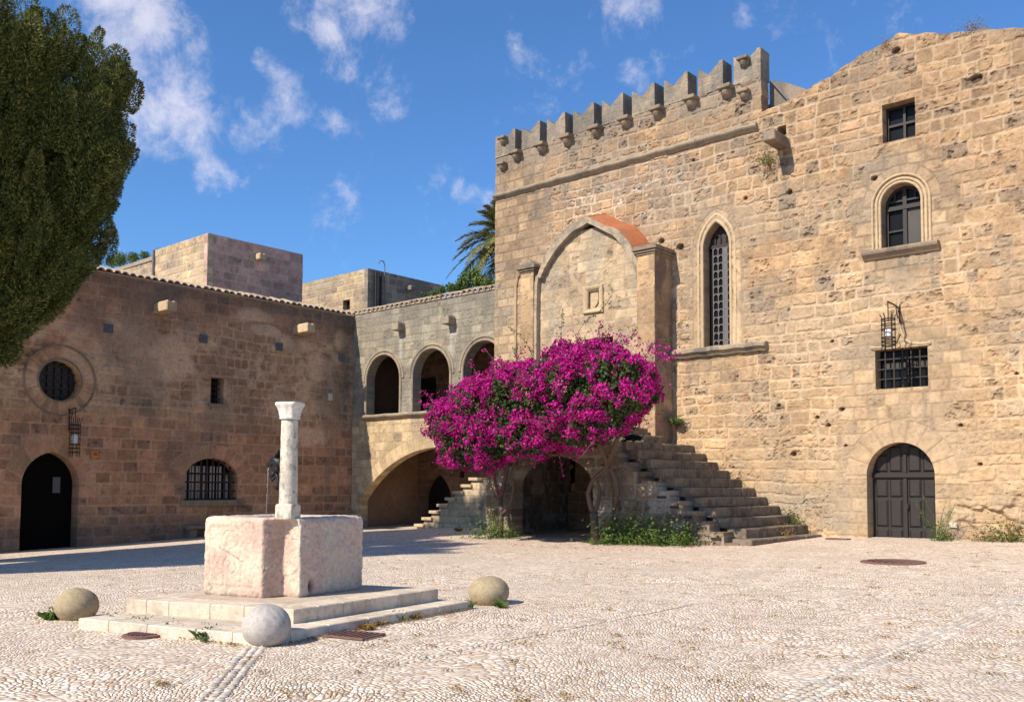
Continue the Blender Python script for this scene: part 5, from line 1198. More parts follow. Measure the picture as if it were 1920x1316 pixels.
# ---------------- black cat on the terrace edge
cpos = hit(1183, 821, 1, 23.2); cpos[2] = TZ+.01
ct = np.array([cpos[0], cpos[1], TZ+.01]); sc_ = 1.15; m = MB(); Q = lambda x, y, z: ct+np.array([x, y, z])*sc_
m.tube([Q(.34, -.05, .03), Q(.31, .0, .04), Q(.26, .02, .07), Q(.18, .02, .10), Q(.08, .02, .11), Q(-.02, .01, .11), Q(-.10, 0, .11), Q(-.16, -.01, .13), Q(-.20, -.02, .16), Q(-.25, -.03, .155), Q(-.285, -.035, .135)], [.012, .03, .07, .09, .088, .082, .08, .06, .055, .05, .015], 12)
for s_ in (-1, 1):
    m.tube([Q(-.205, -.02+s_*.032, .19), Q(-.20, -.02+s_*.042, .245)], [.022, .003], 5); m.tube([Q(-.10, s_*.05, .06), Q(-.18, s_*.05, .025), Q(-.28, s_*.045, .02)], [.03, .022, .02], 7); m.tube([Q(.16, s_*.08, .06), Q(.06, s_*.1, .03), Q(.0, s_*.1, .02)], [.045, .025, .02], 7)
m.tube([Q(.33, -.05, .03), Q(.38, -.12, .02), Q(.30, -.2, .02), Q(.18, -.2, .02)], [.018, .018, .016, .01], 6)
m.build('cat', M['black_fur'], smooth=True, label='black cat lying on the terrace edge at the top of the stairs', cat='cat')

# ================================================================ VEGETATION
def rdir(n, r): v = r.standard_normal((n, 3)); return v/np.linalg.norm(v, axis=1)[:, None]
def leaf_quads(c, nrm, size, r, asp=.6, fold=0.):
    n = len(c); t = rdir(n, r); a = np.cross(nrm, t); a /= np.linalg.norm(a, axis=1)[:, None]+1e-9; b_ = np.cross(nrm, a); b_ /= np.linalg.norm(b_, axis=1)[:, None]+1e-9
    s = (size*(.7+.6*r.random(n)))[:, None]; V = np.stack([c-a*s, c-b_*s*asp+nrm*fold*s, c+a*s, c+b_*s*asp+nrm*fold*s], 1)
    return V.reshape(-1, 3), np.arange(4*n).reshape(-1, 4)
def blobs_surface(E, dens, r, jitter=.1, inner=.0):
    """E: list (center, radii); returns points and outward normals on the union's surface"""
    P, Nn = [], []
    for i, (c, rad) in enumerate(E):
        rad = np.array(rad); n = int(dens*4*math.pi*np.mean(rad)**2); d = rdir(n, r); p = np.array(c)+d*rad*(1+jitter*(r.standard_normal((n, 1)))-inner*r.random((n, 1))); ok = np.ones(n, bool)
        for j, (c2, rad2) in enumerate(E):
            if j != i: ok &= (((p-np.array(c2))/np.array(rad2))**2).sum(1) > .80
        P.append(p[ok]); q = d[ok]/rad; Nn.append(q/np.linalg.norm(q, axis=1)[:, None])
    return np.concatenate(P), np.concatenate(Nn)
r_ = np.random.default_rng(21)
YBU = 20.9
bo = empty('bougainvillea', (-18.6, 21.5, 0), 'huge magenta flowering bougainvillea spilling over the terrace arch on twisted stems', 'shrub')
BL = [(858, 800, 48, 1.2), (905, 765, 62, 1.4), (965, 748, 62, 1.6), (1020, 725, 66, 1.8), (1080, 705, 66, 1.8), (1140, 690, 52, 1.7), (1190, 690, 38, 1.3), (1205, 730, 30, 1.1), (1170, 745, 55, 1.5), (1120, 770, 62, 1.6), (1050, 785, 55, 1.7), (980, 805, 60, 1.7), (915, 815, 62, 1.5), (870, 838, 42, 1.2), (910, 855, 30, 1.1), (1010, 825, 36, 1.3), (1085, 812, 34, 1.3), (1160, 790, 30, 1.1), (828, 770, 20, .8), (835, 815, 24, .9), (990, 700, 26, .9), (1060, 660, 26, .9), (1110, 655, 26, .9)]
BL = [(x-(12 if x > 1150 else 0)+(6 if x < 850 else 0), y+(12 if y < 735 else 0), rp, dy) for (x, y, rp, dy) in BL]
E = []
for (x, y, rp, dy) in BL:
    c = hit(x, y, 1, YBU+r_.normal()*.25); R = rp*.90*fwd(c)/FOC*(.92+.16*r_.random()); E.append((c, (R, max(R*.9, dy*.85), R)))
for (x, y, rp, dy) in BL[:18]:
    c = hit(x, y, 1, YBU-1.5); R = rp*.84*fwd(c)/FOC; E.append((c, (R, R*1.1, R)))
P, Nn = blobs_surface(E, 15., r_, .08, .10)
keep = r_.random(len(P)) < np.where(Nn[:, 2] < -.30, .35, 1.); P, Nn = P[keep], Nn[keep]
gap = fbm(P[:, 0]*1.1+P[:, 2]*.6, P[:, 2]*1.3+P[:, 1]*.5, 5, 3); flowery = (gap > np.where(P[:, 2] < 3.9, .40, .31)) | (Nn[:, 2] > .55)
Cc, Nc = [], []
for p, n_ in zip(P[flowery], Nn[flowery]):
    R = .11+.10*r_.random(); k = int(44*(R/.15)**2); d = rdir(k, r_); d = d+n_*.55; d /= np.linalg.norm(d, axis=1)[:, None]
    Cc.append(p+d*R*(.65+.4*r_.random((k, 1)))); nn = d+.7*r_.standard_normal((k, 3)); Nc.append(nn/np.linalg.norm(nn, axis=1)[:, None])
# long flowering shoots that break the outline
SPR = []
for i in r_.choice(len(P), 150, replace=False):
    n_ = Nn[i]; L0 = .35+.75*r_.random(); d0 = n_*.9+np.array([r_.normal()*.5, r_.normal()*.3, .35+.4*r_.random()*(n_[2] > -.3)]); d0 /= np.linalg.norm(d0); pt_ = [P[i]-n_*.1]
    for q in range(5): d0 = d0+np.array([0, 0, -.13]); d0 /= np.linalg.norm(d0); pt_.append(pt_[-1]+d0*L0/5)
    pt_ = np.array(pt_); SPR.append(pt_); k = int(26*L0); t_ = r_.random(k)**.7*5; j = np.minimum(t_.astype(int), 4); f_ = (t_-j)[:, None]
    Cc.append(pt_[j]*(1-f_)+pt_[j+1]*f_+r_.standard_normal((k, 3))*.05); Nc.append(rdir(k, r_))
Cc, Nc = np.concatenate(Cc), np.concatenate(Nc)
# sparse flowering outliers
Ex = []
for (x, y, n) in ((800, 795, 12), (1235, 660, 60), (1255, 668, 30), (1222, 715, 20), (1222, 790, 14), (1075, 640, 40), (1120, 640, 40), (1025, 655, 30), (1000, 665, 20), (960, 690, 20), (1215, 650, 40), (820, 745, 30), (880, 865, 50), (905, 872, 40), (850, 872, 40), (955, 858, 40), (1060, 845, 40), (1180, 640, 40), (1245, 650, 20)):
    c = hit(x, y, 1, YBU); Ex.append(c+r_.standard_normal((n, 3))*np.array([.22, .3, .13]))
Ex = np.concatenate(Ex); Cc = np.concatenate([Cc, Ex]); Nc = np.concatenate([Nc, rdir(len(Ex), r_)])
V, F = leaf_quads(Cc, Nc, .034, r_, .85, .25); m = MB(); m.add(V, F); m.build('flowers', M['bract'], bo)
Pi, Ni = blobs_surface([(c, np.array(q)*.90) for c, q in E], 330., r_, .09); nn = Ni+.8*r_.standard_normal(Ni.shape); V, F = leaf_quads(Pi, nn/np.linalg.norm(nn, axis=1)[:, None], .055, r_, .6); m = MB(); m.add(V, F)
Po, No = blobs_surface(E, 8., r_, .08); nn = No+.8*r_.standard_normal(No.shape); V, F = leaf_quads(Po+No*.08, nn/np.linalg.norm(nn, axis=1)[:, None], .05, r_, .55); m.add(V, F)
def sprig(m, pts, n, s, spreadr=.05):
    pts = np.array(pts); t = r_.random(n)*(len(pts)-1); i = t.astype(int); f = (t-i)[:, None]; c = pts[i]*(1-f)+pts[np.minimum(i+1, len(pts)-1)]*f+r_.standard_normal((n, 3))*spreadr; V, F = leaf_quads(c, rdir(n, r_), s, r_, .5); m.add(V, F)
def pxs(L_, Y): return [hit(x, y, 1, Y) for x, y in L_]
shoots = [pxs([(1080, 660), (1085, 620), (1100, 600), (1130, 580), (1152, 545)], 21.5), pxs([(1055, 665), (1052, 620), (1055, 580)], 21.5), pxs([(1010, 690), (985, 640), (955, 612)], 21.8), pxs([(990, 700), (965, 662), (970, 650)], 21.3), pxs([(1200, 680), (1230, 640), (1262, 632)], 21.2), pxs([(1210, 700), (1240, 665), (1258, 650)], 21.2), pxs([(1220, 720), (1228, 700)], 21), pxs([(1135, 660), (1127, 612)], 21.6), pxs([(840, 790), (815, 795), (795, 797)], 20.6)]
for s_ in shoots: sprig(m, s_, 60, .04, .045)
for s_ in SPR: sprig(m, s_, 12, .035, .04)
m.build('leaves', M['bougleaf'], bo)
m = MB()
for s_ in shoots+SPR: m.tube(s_, [.010]*(len(s_)-1)+[.003], 4)
m.build('shoots', M['bark'], bo)
def gp(x, y, Y): return hit(x, y, 1, Y)
g0 = gp(938, 1006, 21.9); g0[2] = float(gz(g0[0], g0[1]))-.05
m = MB(); m.tube([g0, gp(940, 985, 21.9), gp(940, 955, 22.), gp(938, 935, 22.1), gp(945, 905, 22.), gp(952, 870, 21.8), gp(940, 830, 21.3)], [.09, .075, .07, .065, .06, .055, .05], 8)
m.tube([gp(942, 965, 21.9), gp(950, 955, 21.8), gp(958, 940, 21.8), gp(963, 915, 21.8), gp(960, 895, 21.7), gp(965, 850, 21.3)], [.055, .055, .05, .05, .045, .04], 8)
m.tube([gp(938, 940, 22.1), gp(930, 910, 22.), gp(925, 880, 21.8), gp(915, 850, 21.4)], [.05, .045, .04, .035], 7); m.build('stem', M['bark'], bo, smooth=True)
g0 = gp(1118, 1012, 21.7); g0[2] = float(gz(g0[0], g0[1]))-.05
m = MB(); m.tube([g0, gp(1115, 985, 21.8), gp(1113, 960, 21.8)], [.15, .125, .12], 9)
m.tube([gp(1113, 962, 21.8), gp(1106, 945, 21.7), gp(1102, 925, 21.6), gp(1108, 905, 21.6), gp(1118, 892, 21.7), gp(1130, 884, 21.8), gp(1140, 870, 21.7), gp(1130, 845, 21.4), gp(1110, 815, 21.)], [.085, .07, .06, .055, .05, .06, .08, .08, .06], 8)
m.tube([gp(1114, 960, 21.8), gp(1122, 940, 21.9), gp(1124, 920, 22.), gp(1120, 900, 21.9), gp(1126, 885, 21.8)], [.075, .06, .05, .045, .04], 7)
m.tube([gp(1150, 960, 22.1), gp(1158, 930, 22.1), gp(1157, 905, 22.), gp(1148, 885, 21.9), gp(1140, 872, 21.8)], [.05, .055, .06, .065, .07], 7); m.tube([gp(1146, 990, 22.2), gp(1149, 960, 22.1), gp(1150, 925, 22.1), gp(1143, 885, 21.9)], [.03]*4, 6)
m.tube([gp(1140, 870, 21.7), gp(1150, 845, 21.5), gp(1160, 815, 21.2), gp(1165, 780, 21)], [.09, .08, .06, .05], 8)
m.build('stem', M['bark'], bo, smooth=True)

# ---------------- tall cypresses (the first fills the left of the view; the others stand just outside it and shade the square)
def cypress_mesh(H, zb, R, r, n_pl, seed):
    """crown of upswept plumes round the origin"""
    Vs, Fs, off = [], [], 0
    zk = [5.75, 6.0, 6.4, 6.9, 7.5, 8.3, 9.3, 10.6, 12.8, 13.4, 13.7, 13.8]; rk = list(np.array([.6, 1.3, 1.8, 2.15, 2.5, 2.95, 3.3, 3.55, 3.45, 3.3, 3.0, 2.4])*.80); zk = [q+.6*(q < 8.5) for q in zk]
    for i in range(n_pl):
        z = zb+r.random()*(H-zb-.5) if i > 70 else H-.5-1.0*r.random(); a = r.random()*2*math.pi
        lob = .76+.58*float(fbm(np.array(a*1.6+seed), np.array(z*.45), seed, 3))-.06+.05*math.sin(a*5+z*1.7)
        env = float(np.interp(z, zk, rk))*lob*(1.12 if r.random() < .10 else 1.)
        rr = env*(.60+.30*r.random()) if r.random() < .3 else env*(.90+.14*r.random())
        base = np.array([rr*math.cos(a), rr*math.sin(a), z-.5]); out = np.array([math.cos(a), math.sin(a), 0])
        L_ = .9+.9*r.random(); w = .18+.26*r.random()
        ax = out*.45*(.2+r.random())+np.array([0, 0, 1.])+r.standard_normal(3)*.2; ax /= np.linalg.norm(ax)
        k = 1400; s = r.random(k); pr_ = w*np.sin(np.pi*np.clip(s*.84+.12, 0, 1))**.6
        d = rdir(k, r); d -= (d@ax)[:, None]*ax; d /= np.linalg.norm(d, axis=1)[:, None]+1e-9
        c = base+ax*(s*L_)[:, None]+d*(pr_*(.35+.67*r.random(k)**.45))[:, None]
        dirn = ax*.8+d*.9+r.standard_normal((k, 3))*.3; dirn /= np.linalg.norm(dirn, axis=1)[:, None]; side = np.cross(dirn, rdir(k, r)); side /= np.linalg.norm(side, axis=1)[:, None]+1e-9
        l_ = (.045+.035*r.random(k))[:, None]; wd = (.011+.006*r.random(k))[:, None]
        V = np.stack([c-side*wd, c+side*wd, c+dirn*l_+side*wd*.5, c+dirn*l_-side*wd*.5], 1).reshape(-1, 3); Vs.append(V); Fs.append(np.arange(4*k).reshape(-1, 4)+off); off += 4*k
    n = 7000; t = r.random(n); z = zb+.3+t*(H-zb-1.2); a = r.random(n)*6.283; env = np.interp(z, zk, rk)*.62*np.sqrt(r.random(n)); c = np.stack([env*np.cos(a), env*np.sin(a), z], 1)
    V, F = leaf_quads(c, rdir(n, r), .20, r, .6); Vs.append(V); Fs.append(F+off)
    m = MB(); m.add(np.concatenate(Vs), np.concatenate(Fs)); return m
def cypress(pos, H, zb, R, n_pl, label, seed, rot=0, src=None):
    z0 = float(gz(pos[0], pos[1])); o = empty('cypress_tree', (pos[0], pos[1], z0), label, 'tree', 'tall cypresses along the left side of the square')
    if src is None:
        r = np.random.default_rng(seed); m = cypress_mesh(H, zb, R, r, n_pl, seed); m.build('crown', M['cypress'], o, local=True)
        m = MB(); m.tube([(0, 0, -.2), (.05, 0, 2), (0, .05, 5), (0, 0, H*.6), (0, 0, H*.93)], [.42, .34, .28, .16, .03], 12)
        rr = np.random.default_rng(seed+1)
        for k in range(46):
            z = zb+1.2+rr.random()*(H-zb)*.7; a = rr.random()*6.28; l_ = R*.75*(1-max(0, (z-zb)/(H-zb)))
            m.tube([(0, 0, z), (l_*.5*math.cos(a), l_*.5*math.sin(a), z+l_*.35), (l_*math.cos(a), l_*math.sin(a), z+l_)], [.07, .045, .015], 5)
        m.build('trunk', M['bark'], o, local=True)
    else:
        for ch in src.children: c = ch.copy(); col.objects.link(c); c.parent = o
        o.scale = (R, R, H); 
    o.rotation_euler[2] = rot
    return o
c0 = cypress((-27.0, 9.1), 14.2, 5.75, 3.57, 640, 'broad dark green cypress filling the upper left corner in front of the shaded wing', 5)
cypress((-23.2, -1.2), 1.12, 0, 1.0, 0, 'cypress outside the left edge whose shadow falls across the paving', 9, rot=1.9, src=c0)
cypress((-27.6, 1.8), 1.15, 0, 1.05, 0, 'cypress standing outside the view between its two neighbours', 10, rot=4.1, src=c0)

# ---------------- date palm behind the arcaded wing
pc = hit(948, 448, 1, 38.5); po = empty('date_palm', (pc[0], pc[1], 0), 'date palm with arching feathery fronds behind the battlemented corner', 'tree')
m = MB(); m.tube([(pc[0], pc[1], -.5), (pc[0]+.1, pc[1], 6), (pc[0], pc[1], pc[2]-.2)], [.42, .36, .38], 14)
for k in range(60): a = k*2.4; z = pc[2]-.2-k*.09; m.tube([(pc[0]+.3*math.cos(a), pc[1]+.3*math.sin(a), z), (pc[0]+.5*math.cos(a), pc[1]+.5*math.sin(a), z+.14)], [.07, .03], 5)
m.build('trunk', M['palmbark'], po)
r = np.random.default_rng(12); V_, F_, off = [], [], 0; mr = MB()
def frond(a, el, Lf, droop):
    global off
    n = 46; s = np.linspace(0, 1, n); d = np.array([math.cos(a), math.sin(a), 0]); x = Lf*(s*math.cos(el)); z = Lf*(s*math.sin(el)-droop*s**2.1)
    P = pc+d*x[:, None]+np.array([0, 0, 1])*z[:, None]; T = np.gradient(P, axis=0); T /= np.linalg.norm(T, axis=1)[:, None]; side = np.cross(T, (0, 0, 1.)); side /= np.linalg.norm(side, axis=1)[:, None]; up_ = np.cross(side, T)
    mr.tube(P[::5], np.linspace(.035, .008, len(P[::5])), 5)
    for sg in (-1, 1):
        for rep in range(2):
            l_ = (.60*np.sin(np.pi*np.clip(s*.86+.12, 0, 1))**.7*(.8+.3*r.random(n)))[:, None]; dd = side*sg*.8+T*.75+up_*(.35*r.random((n, 1))-.05)+r.standard_normal((n, 3))*.08; dd /= np.linalg.norm(dd, axis=1)[:, None]; dd[:, 2] -= .12
            w = np.cross(dd, up_+.3*r.standard_normal((n, 3))); w /= np.linalg.norm(w, axis=1)[:, None]+1e-9; w *= .034; B = P+T*(.03*r.random((n, 1)))
            V_.append(np.stack([B-w, B+w, B+dd*l_+w*.2, B+dd*l_-w*.2], 1).reshape(-1, 3)[:]); F_.append(np.arange(4*n).reshape(-1, 4)+off); off += 4*n
for k in range(54):
    a = k*2.399+r.normal()*.15; t = k/54; frond(a, math.radians(80-118*t+r.normal()*5), 3.0+.4*r.random(), .30+.42*t+.06*r.random())
m = MB(); m.add(np.concatenate(V_), np.concatenate(F_)); m.build('crown', M['palmleaf'], po); mr.build('frond_stems', M['weed'], po)

# ---------------- shrubs on roofs
def bush(name, px_list, Y, dens, size, label, matn='weed', fl=1.):
    E = []
    for (x, y, rp) in px_list: c = hit(x, y, 1, Y+r_.normal()*.2); R = rp*fwd(c)/FOC; E.append((c, (R, R*fl, R)))
    P, N_ = blobs_surface(E, dens, r_, .2, .5); nn = N_+.9*r_.standard_normal(N_.shape); V, F = leaf_quads(P, nn/np.linalg.norm(nn, axis=1)[:, None], size, r_, .55); m = MB(); m.add(V, F)
    c0_ = E[0][0]; o = empty(name, tuple(c0_-np.array([0, 0, .5])), label, 'shrub'); m.build('leaves', M[matn], o); m = MB()
    for c, q in E: m.tube([c-np.array([0, 0, q[2]*1.4]), c-np.array([.05, 0, 0]), c+np.array([.1, .1, q[2]*.6])], [.03, .02, .008], 5)
    m.build('stem', M['bark'], o)
bush('roof_shrub', [(225, 487, 14), (250, 484, 12), (272, 480, 9), (300, 474, 8), (210, 492, 10)], 27.2+9, 240, .07, 'low green shrub on the roofline left of the pink block')
bush('roof_shrub', [(830, 545, 9), (812, 552, 7), (845, 540, 10), (795, 553, 5)], 30.6, 420, .06, 'green creeper on the arcaded wing roof right of the ochre block')
bush('roof_shrub', [(872, 530, 16), (885, 520, 16), (860, 538, 10), (900, 528, 15), (915, 535, 14)], 33.0, 300, .08, 'leafy green shrub below the palm fronds')

# ---------------- weeds
def weed_proto(kind, seed):
    r = np.random.default_rng(seed); m = MB()
    if kind == 'leafy':
        n = 420; c = r.standard_normal((n, 3))*np.array([.30, .16, .17]); c[:, 2] = np.abs(c[:, 2])*1.2+.01; V, F = leaf_quads(c, rdir(n, r)*.6+np.array([0, 0, .5]), .030, r, .6); m.add(V, F)
    elif kind == 'tuft':
        for k in range(90):
            a = r.random()*6.28; l_ = .04+.07*r.random(); b = np.array([.035*r.normal(), .03*r.normal(), 0]); d = np.array([math.cos(a)*.5, math.sin(a)*.5, 1.]); w = np.array([-math.sin(a), math.cos(a), 0])*.0025
            m.add(np.array([b-w, b+w, b+d*l_*.6+w*.7, b+d*l_+np.array([math.cos(a), math.sin(a), -.6])*.04]), [(0, 1, 2, 3)])
        n = 110; c = r.standard_normal((n, 3))*np.array([.045, .04, .05]); c[:, 2] = np.abs(c[:, 2])+.02; V, F = leaf_quads(c, rdir(n, r), .010, r, .6); m.add(V, F)
    elif kind == 'tall':
        for k in range(9):
            a = r.random()*6.28; l_ = .7+.5*r.random(); b = np.array([.08*r.normal(), .05*r.normal(), 0]); d = np.array([math.cos(a)*.45, math.sin(a)*.25, 1.]); pts = [b, b+d*l_*.5, b+d*l_+np.array([math.cos(a), 0, 0])*.1]; m.tube(pts, [.008, .006, .003], 4)
            n = 46; t = r.random(n)[:, None]; c = np.array(pts[0])*(1-t)+np.array(pts[2])*t+r.standard_normal((n, 3))*.035; V, F = leaf_quads(c, rdir(n, r), .024, r, .35); m.add(V, F)
    return m
protos = {}
for kd, sd in (('leafy', 1), ('tuft', 2), ('tall', 3)):
    for mt in ('weed', 'dryweed'):
        o = weed_proto(kd, sd).build('weed_clump', M[mt], local=True); protos[(kd, mt)] = o; o['_u'] = 0
def weed(kd, px, py, s, label, mt='weed', Y=None, z=None, rz=None):
    src = protos[(kd, mt)]
    if src['_u'] == 0: o = src; src['_u'] = 1
    else: o = src.copy(); col.objects.link(o)
    p = g_at(px, py) if Y is None else hit(px, py, 1, Y)
    if z is not None: p[2] = z
    o.location = p; o.scale = (s, s, s*(.85+.3*random.random())); o.rotation_euler = (0, 0, random.random()*6.28 if rz is None else rz)
    return tag(o, label, 'weed', 'weeds growing in cracks and along the walls')
for a in [('leafy', 915, 1006, 1.5, 'bright green weeds at the foot of the left stem of the bougainvillea', 'weed', 21.3),
          ('leafy', 945, 1003, 1.2, 'green weeds right at the base of the passage pier', 'weed', 21.8),
          ('leafy', 1140, 1015, 1.7, 'dark leafy weeds beside the thick right stem of the bougainvillea', 'weed', 21.8),
          ('leafy', 1178, 1013, 1.9, 'shaded leafy weeds along the stair wall right of the thick stem', 'weed', 21.9),
          ('leafy', 1215, 1014, 1.9, 'dense green weeds under the middle of the stair wall', 'weed', 21.9),
          ('leafy', 1252, 1014, 1.9, 'sunlit green weeds where the shade on the stair wall ends', 'weed', 21.9),
          ('leafy', 1285, 1016, 1.3, 'smaller sunlit weeds left of the lowest stair blocks', 'weed', 21.9),
          ('tall', 1275, 1012, .9, 'tall thin weed against the sunlit stair wall', 'weed', 22.),
          ('tall', 1170, 1008, 1.2, 'tall dark creeper climbing the shaded stair wall', 'weed', 22.1),
          ('tall', 925, 1002, 1.0, 'tall thin weed before the left passage pier', 'weed', 21.9),
          ('tall', 1758, 1012, .95, 'tall yellow-green weed in front of the double door', 'weed', 26.2),
          ('leafy', 1768, 1012, .8, 'low green weed at the right jamb of the double door', 'weed', 26.3),
          ('leafy', 1885, 1014, 1.3, 'green weeds at the foot of the golden wall near the right edge', 'weed', 26.4),
          ('tall', 1895, 1014, .7, 'thin reddish weed at the right edge of the golden wall', 'dryweed', 26.4),
          ('leafy', 1850, 1015, .8, 'dry brown weeds below the eroded stones right of the door', 'dryweed', 26.4)]:
    weed(*a[:5], mt=a[5], Y=a[6], z=float(gz(hit(a[1], a[2], 1, a[6])[0], a[6])))
weed('leafy', 1487, 975, .9, 'green weed growing on the second stair from the bottom', Y=26.4, z=sZ[1])
weed('leafy', 1370, 902, .7, 'small weed on the middle stairs beside the wall', Y=26.4, z=sZ[5])
weed('leafy', 1440, 310, 1., 'leafy weed hanging from the golden wall under the water spout', Y=26.62)
weed('tall', 1443, 318, .6, 'dry stalks hanging from the golden wall under the water spout', 'dryweed', Y=26.6, rz=2)
weed('tuft', 1268, 795, 2.6, 'small tuft in the shaded angle beside the chapel pier', Y=26.5)
weed('leafy', 1465, 1012, .9, 'fallen petals and grass at the lowest stair', 'dryweed')
for (x, y, s_, lb, mt) in [(98, 1160, 1.2, 'grass tuft left of the left stone ball', 'weed'), (208, 1174, 1.1, 'leftmost grass tuft in front of the lower basin step', 'weed'), (245, 1180, 1., 'brownish tuft second from the left before the lower basin step', 'dryweed'), (270, 1183, 1.1, 'green tuft third from the left before the lower basin step', 'weed'),
      (322, 1190, 1.1, 'green tuft halfway along the front of the lower basin step', 'weed'), (345, 1193, .8, 'small tuft just right of the middle of the lower basin step', 'weed'), (392, 1200, 1.2, 'upright green tuft left of the front stone ball', 'weed'), (412, 1202, .7, 'tiny tuft beside the front stone ball', 'weed'),
      (690, 1180, .8, 'dry tuft beside the drain grate', 'dryweed'), (745, 1163, .9, 'green tuft at the right side of the lower basin step', 'weed'), (775, 1160, .8, 'dry tuft at the right side of the lower basin step', 'dryweed'), (873, 1140, .9, 'green tuft left of the right stone ball', 'weed'), (940, 1138, .9, 'green tuft right of the right stone ball', 'weed'),
      (860, 996, 1.2, 'yellowish tuft at the foot of the narrow stairs', 'dryweed'), (705, 1172, .7, 'dry tuft right of the drain grate', 'dryweed')]:
    weed('tuft', x, y, s_*1.15, lb, mt)
weed('leafy', 1827, 60, .7, 'small plant growing on top of the golden wall', 'dryweed', Y=26.85)
weed('leafy', 1660, 92, .5, 'small dry plant in a crack near the gable top of the golden wall', 'dryweed', Y=26.66)
for k_, o in protos.items():
    if o['_u'] == 0: bpy.data.objects.remove(o)
    else: del o['_u']
for o in list(col.objects):
    if '_u' in o.keys(): del o['_u']
# earth and grass creeping out of the joints round the basin and the walls: countless little blades
n = 0; m = MB(); r = np.random.default_rng(77); pts = []
for (A_, B_, k, w_) in [((150, 1168), (455, 1212), 900, .05), ((545, 1208), (880, 1142), 700, .05)]:
    a, b_ = g_at(*A_), g_at(*B_); t = r.random((k, 1)); pts.append(a*(1-t)+b_*t+np.c_[r.normal(size=(k, 2))*w_, np.zeros(k)])
for k in range(150):      # joint grass scattered over the square in little groups
    x, y = 300+1620*r.random(), 1030+290*r.random()**1.0; a = g_at(x, y)
    if -11 < a[0] < -7.7 and 4.4 < a[1] < 9: continue
    q = 22; pts.append(a+np.c_[r.normal(size=(q, 2))*np.array([.07, .05]), np.zeros(q)])
pts = np.concatenate(pts); pts[:, 2] = gz(pts[:, 0], pts[:, 1])+.012; nn = rdir(len(pts), r)*.5+np.array([0, 0, .6]); V, F = leaf_quads(pts+np.array([0, 0, .006]), nn/np.linalg.norm(nn, axis=1)[:, None], .014, r, .5); m.add(V, F)
m.build('joint_grass', M['dryweed'], kind='stuff', label='sparse dry grass and moss between the pebbles', cat='grass')

pts = []
for (x, y, n_, sx) in ((1470, 1014, 60, .5), (1100, 1030, 110, 1.6), (960, 1022, 70, 1.0), (1250, 1026, 50, .8), (1800, 1042, 14, .6), (1330, 1024, 30, .5)):
    a = g_at(x, y); pts.append(a+np.c_[r.normal(size=(n_, 2))*np.array([sx, .35]), np.zeros(n_)])
pts = np.concatenate(pts); pts[:, 2] = gz(pts[:, 0], pts[:, 1])+.03; V, F = leaf_quads(pts, rdir(len(pts), r)*.4+np.array([0, 0, .8]), .020, r, .8); m = MB(); m.add(V, F)
m.build('fallen_petals', M['bract'], kind='stuff', label='scattered magenta petals on the paving below the bougainvillea', cat='petals')
# ================================================================ SKY, SUN, CAMERA
w = bpy.data.worlds.new('World'); scene.world = w; w.use_nodes = True; nt = w.node_tree; bg = nt.nodes['Background']
el = math.asin(SUN[2]); az = math.atan2(SUN[0], SUN[1])
sky = nt.nodes.new('ShaderNodeTexSky'); sky.sky_type = 'NISHITA'; sky.sun_disc = False; sky.sun_elevation = el; sky.sun_rotation = az % (2*math.pi); sky.altitude = 50; sky.air_density = 1.; sky.dust_density = .25; sky.ozone_density = 3.
tc = nt.nodes.new('ShaderNodeTexCoord'); dirv = tc.outputs['Generated']
clouds = [(240, 60, 60, 1), (285, 120, 75, 1), (300, 195, 85, 1.1), (335, 250, 50, .8), (225, 10, 70, 1), (210, 60, 50, 1), (690, 15, 60, 1), (620, 50, 50, .8), (640, 105, 36, .8), (545, 45, 36, .6), (475, 245, 50, .85), (545, 200, 40, .6), (620, 232, 26, .8), (388, 322, 32, .7), (505, 120, 26, .7), (985, 105, 36, .55), (955, 150, 26, .4), (1185, 150, 32, .7), (1232, 120, 24, .5), (1195, 8, 46, .9), (738, 172, 42, .7), (912, 378, 22, .6), (885, 364, 18, .6), (862, 352, 16, .5), (405, 212, 36, .7), (495, 292, 26, .6), (420, 335, 20, .6), (1105, 60, 30, .4), (290, 290, 30, .6)]
acc = None
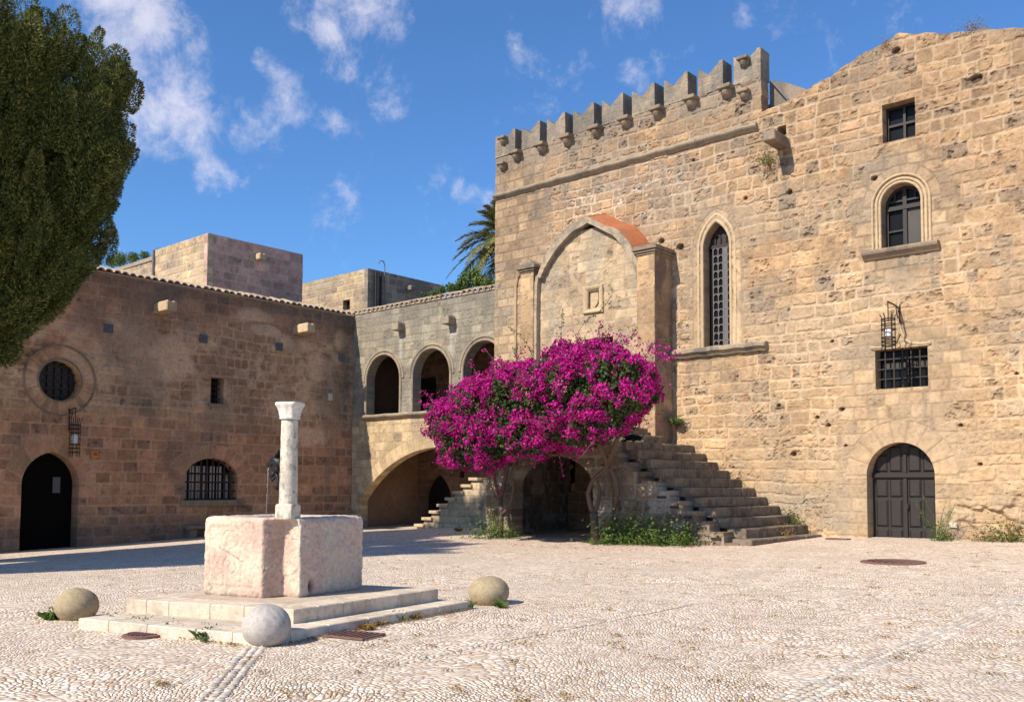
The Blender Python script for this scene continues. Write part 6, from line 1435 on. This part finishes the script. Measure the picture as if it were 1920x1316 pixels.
for i_, (x, y, rp, wt) in enumerate(clouds):
    wt = wt*(1. if i_ < 6 else .82)
    d = ray(x, y); d = d/np.linalg.norm(d); dp = nd(nt, 'ShaderNodeVectorMath', _operation='DOT_PRODUCT'); L(nt, dirv, dp.inputs[0]); dp.inputs[1].default_value = tuple(d)
    a = rp*1.5/FOC; mr_ = nd(nt, 'ShaderNodeMapRange'); L(nt, dp.outputs['Value'], mr_.inputs[0]); mr_.inputs[1].default_value = math.cos(a); mr_.inputs[2].default_value = 1.; mr_.inputs[3].default_value = 0; mr_.inputs[4].default_value = wt
    if acc is None: acc = mr_.outputs[0]
    else: mx = nd(nt, 'ShaderNodeMath', _operation='MAXIMUM'); L(nt, acc, mx.inputs[0]); L(nt, mr_.outputs[0], mx.inputs[1]); acc = mx.outputs[0]
nz = nd(nt, 'ShaderNodeTexNoise', Scale=18., Detail=12., Roughness=.66, Distortion=.2); L(nt, dirv, nz.inputs['Vector'])
nz2 = nd(nt, 'ShaderNodeTexNoise', Scale=5., Detail=5., Roughness=.55); L(nt, dirv, nz2.inputs['Vector'])
s1 = nd(nt, 'ShaderNodeMath', _operation='MULTIPLY_ADD'); L(nt, acc, s1.inputs[0]); s1.inputs[1].default_value = .27; L(nt, nz.outputs[0], s1.inputs[2])
cm_ = nd(nt, 'ShaderNodeMapRange', _interpolation_type='SMOOTHSTEP'); L(nt, s1.outputs[0], cm_.inputs[0]); cm_.inputs[1].default_value = .56; cm_.inputs[2].default_value = .92; cm_.inputs[3].default_value = 0; cm_.inputs[4].default_value = .70
skyc = mixn(nt, 1., sky.outputs[0], SKYTINT, 'MULTIPLY')
cl = mixn(nt, cm_.outputs[0], skyc, CLOUDC)
L(nt, cl, bg.inputs[0]); bg.inputs[1].default_value = SKYSTR
sl = bpy.data.lights.new('sun', 'SUN'); sl.energy = SUNSTR; sl.angle = math.radians(.5); sl.color = (1., .905, .77)
so = bpy.data.objects.new('sun', sl); col.objects.link(so); so.rotation_euler = Vector(SUN).to_track_quat('Z', 'Y').to_euler(); so.location = (-10, -20, 40)
cd = bpy.data.cameras.new('camera'); co_ = bpy.data.objects.new('camera', cd); col.objects.link(co_); scene.camera = co_
cd.sensor_width = 36; cd.sensor_fit = 'HORIZONTAL'; cd.lens = FOC*36/1920; cd.shift_y = SH/1920; cd.clip_start = .05; cd.clip_end = 6000
co_.matrix_world = Matrix(((CR[0], CU[0], -CW[0], CAM[0]), (CR[1], CU[1], -CW[1], CAM[1]), (CR[2], CU[2], -CW[2], CAM[2]), (0, 0, 0, 1)))
vs_ = scene.view_settings; vs_.view_transform = 'Standard'; vs_.look = 'None'; vs_.exposure = EXPO; vs_.gamma = 1; vs_.use_curve_mapping = False
scene.cycles.max_bounces = 6; scene.cycles.diffuse_bounces = 4
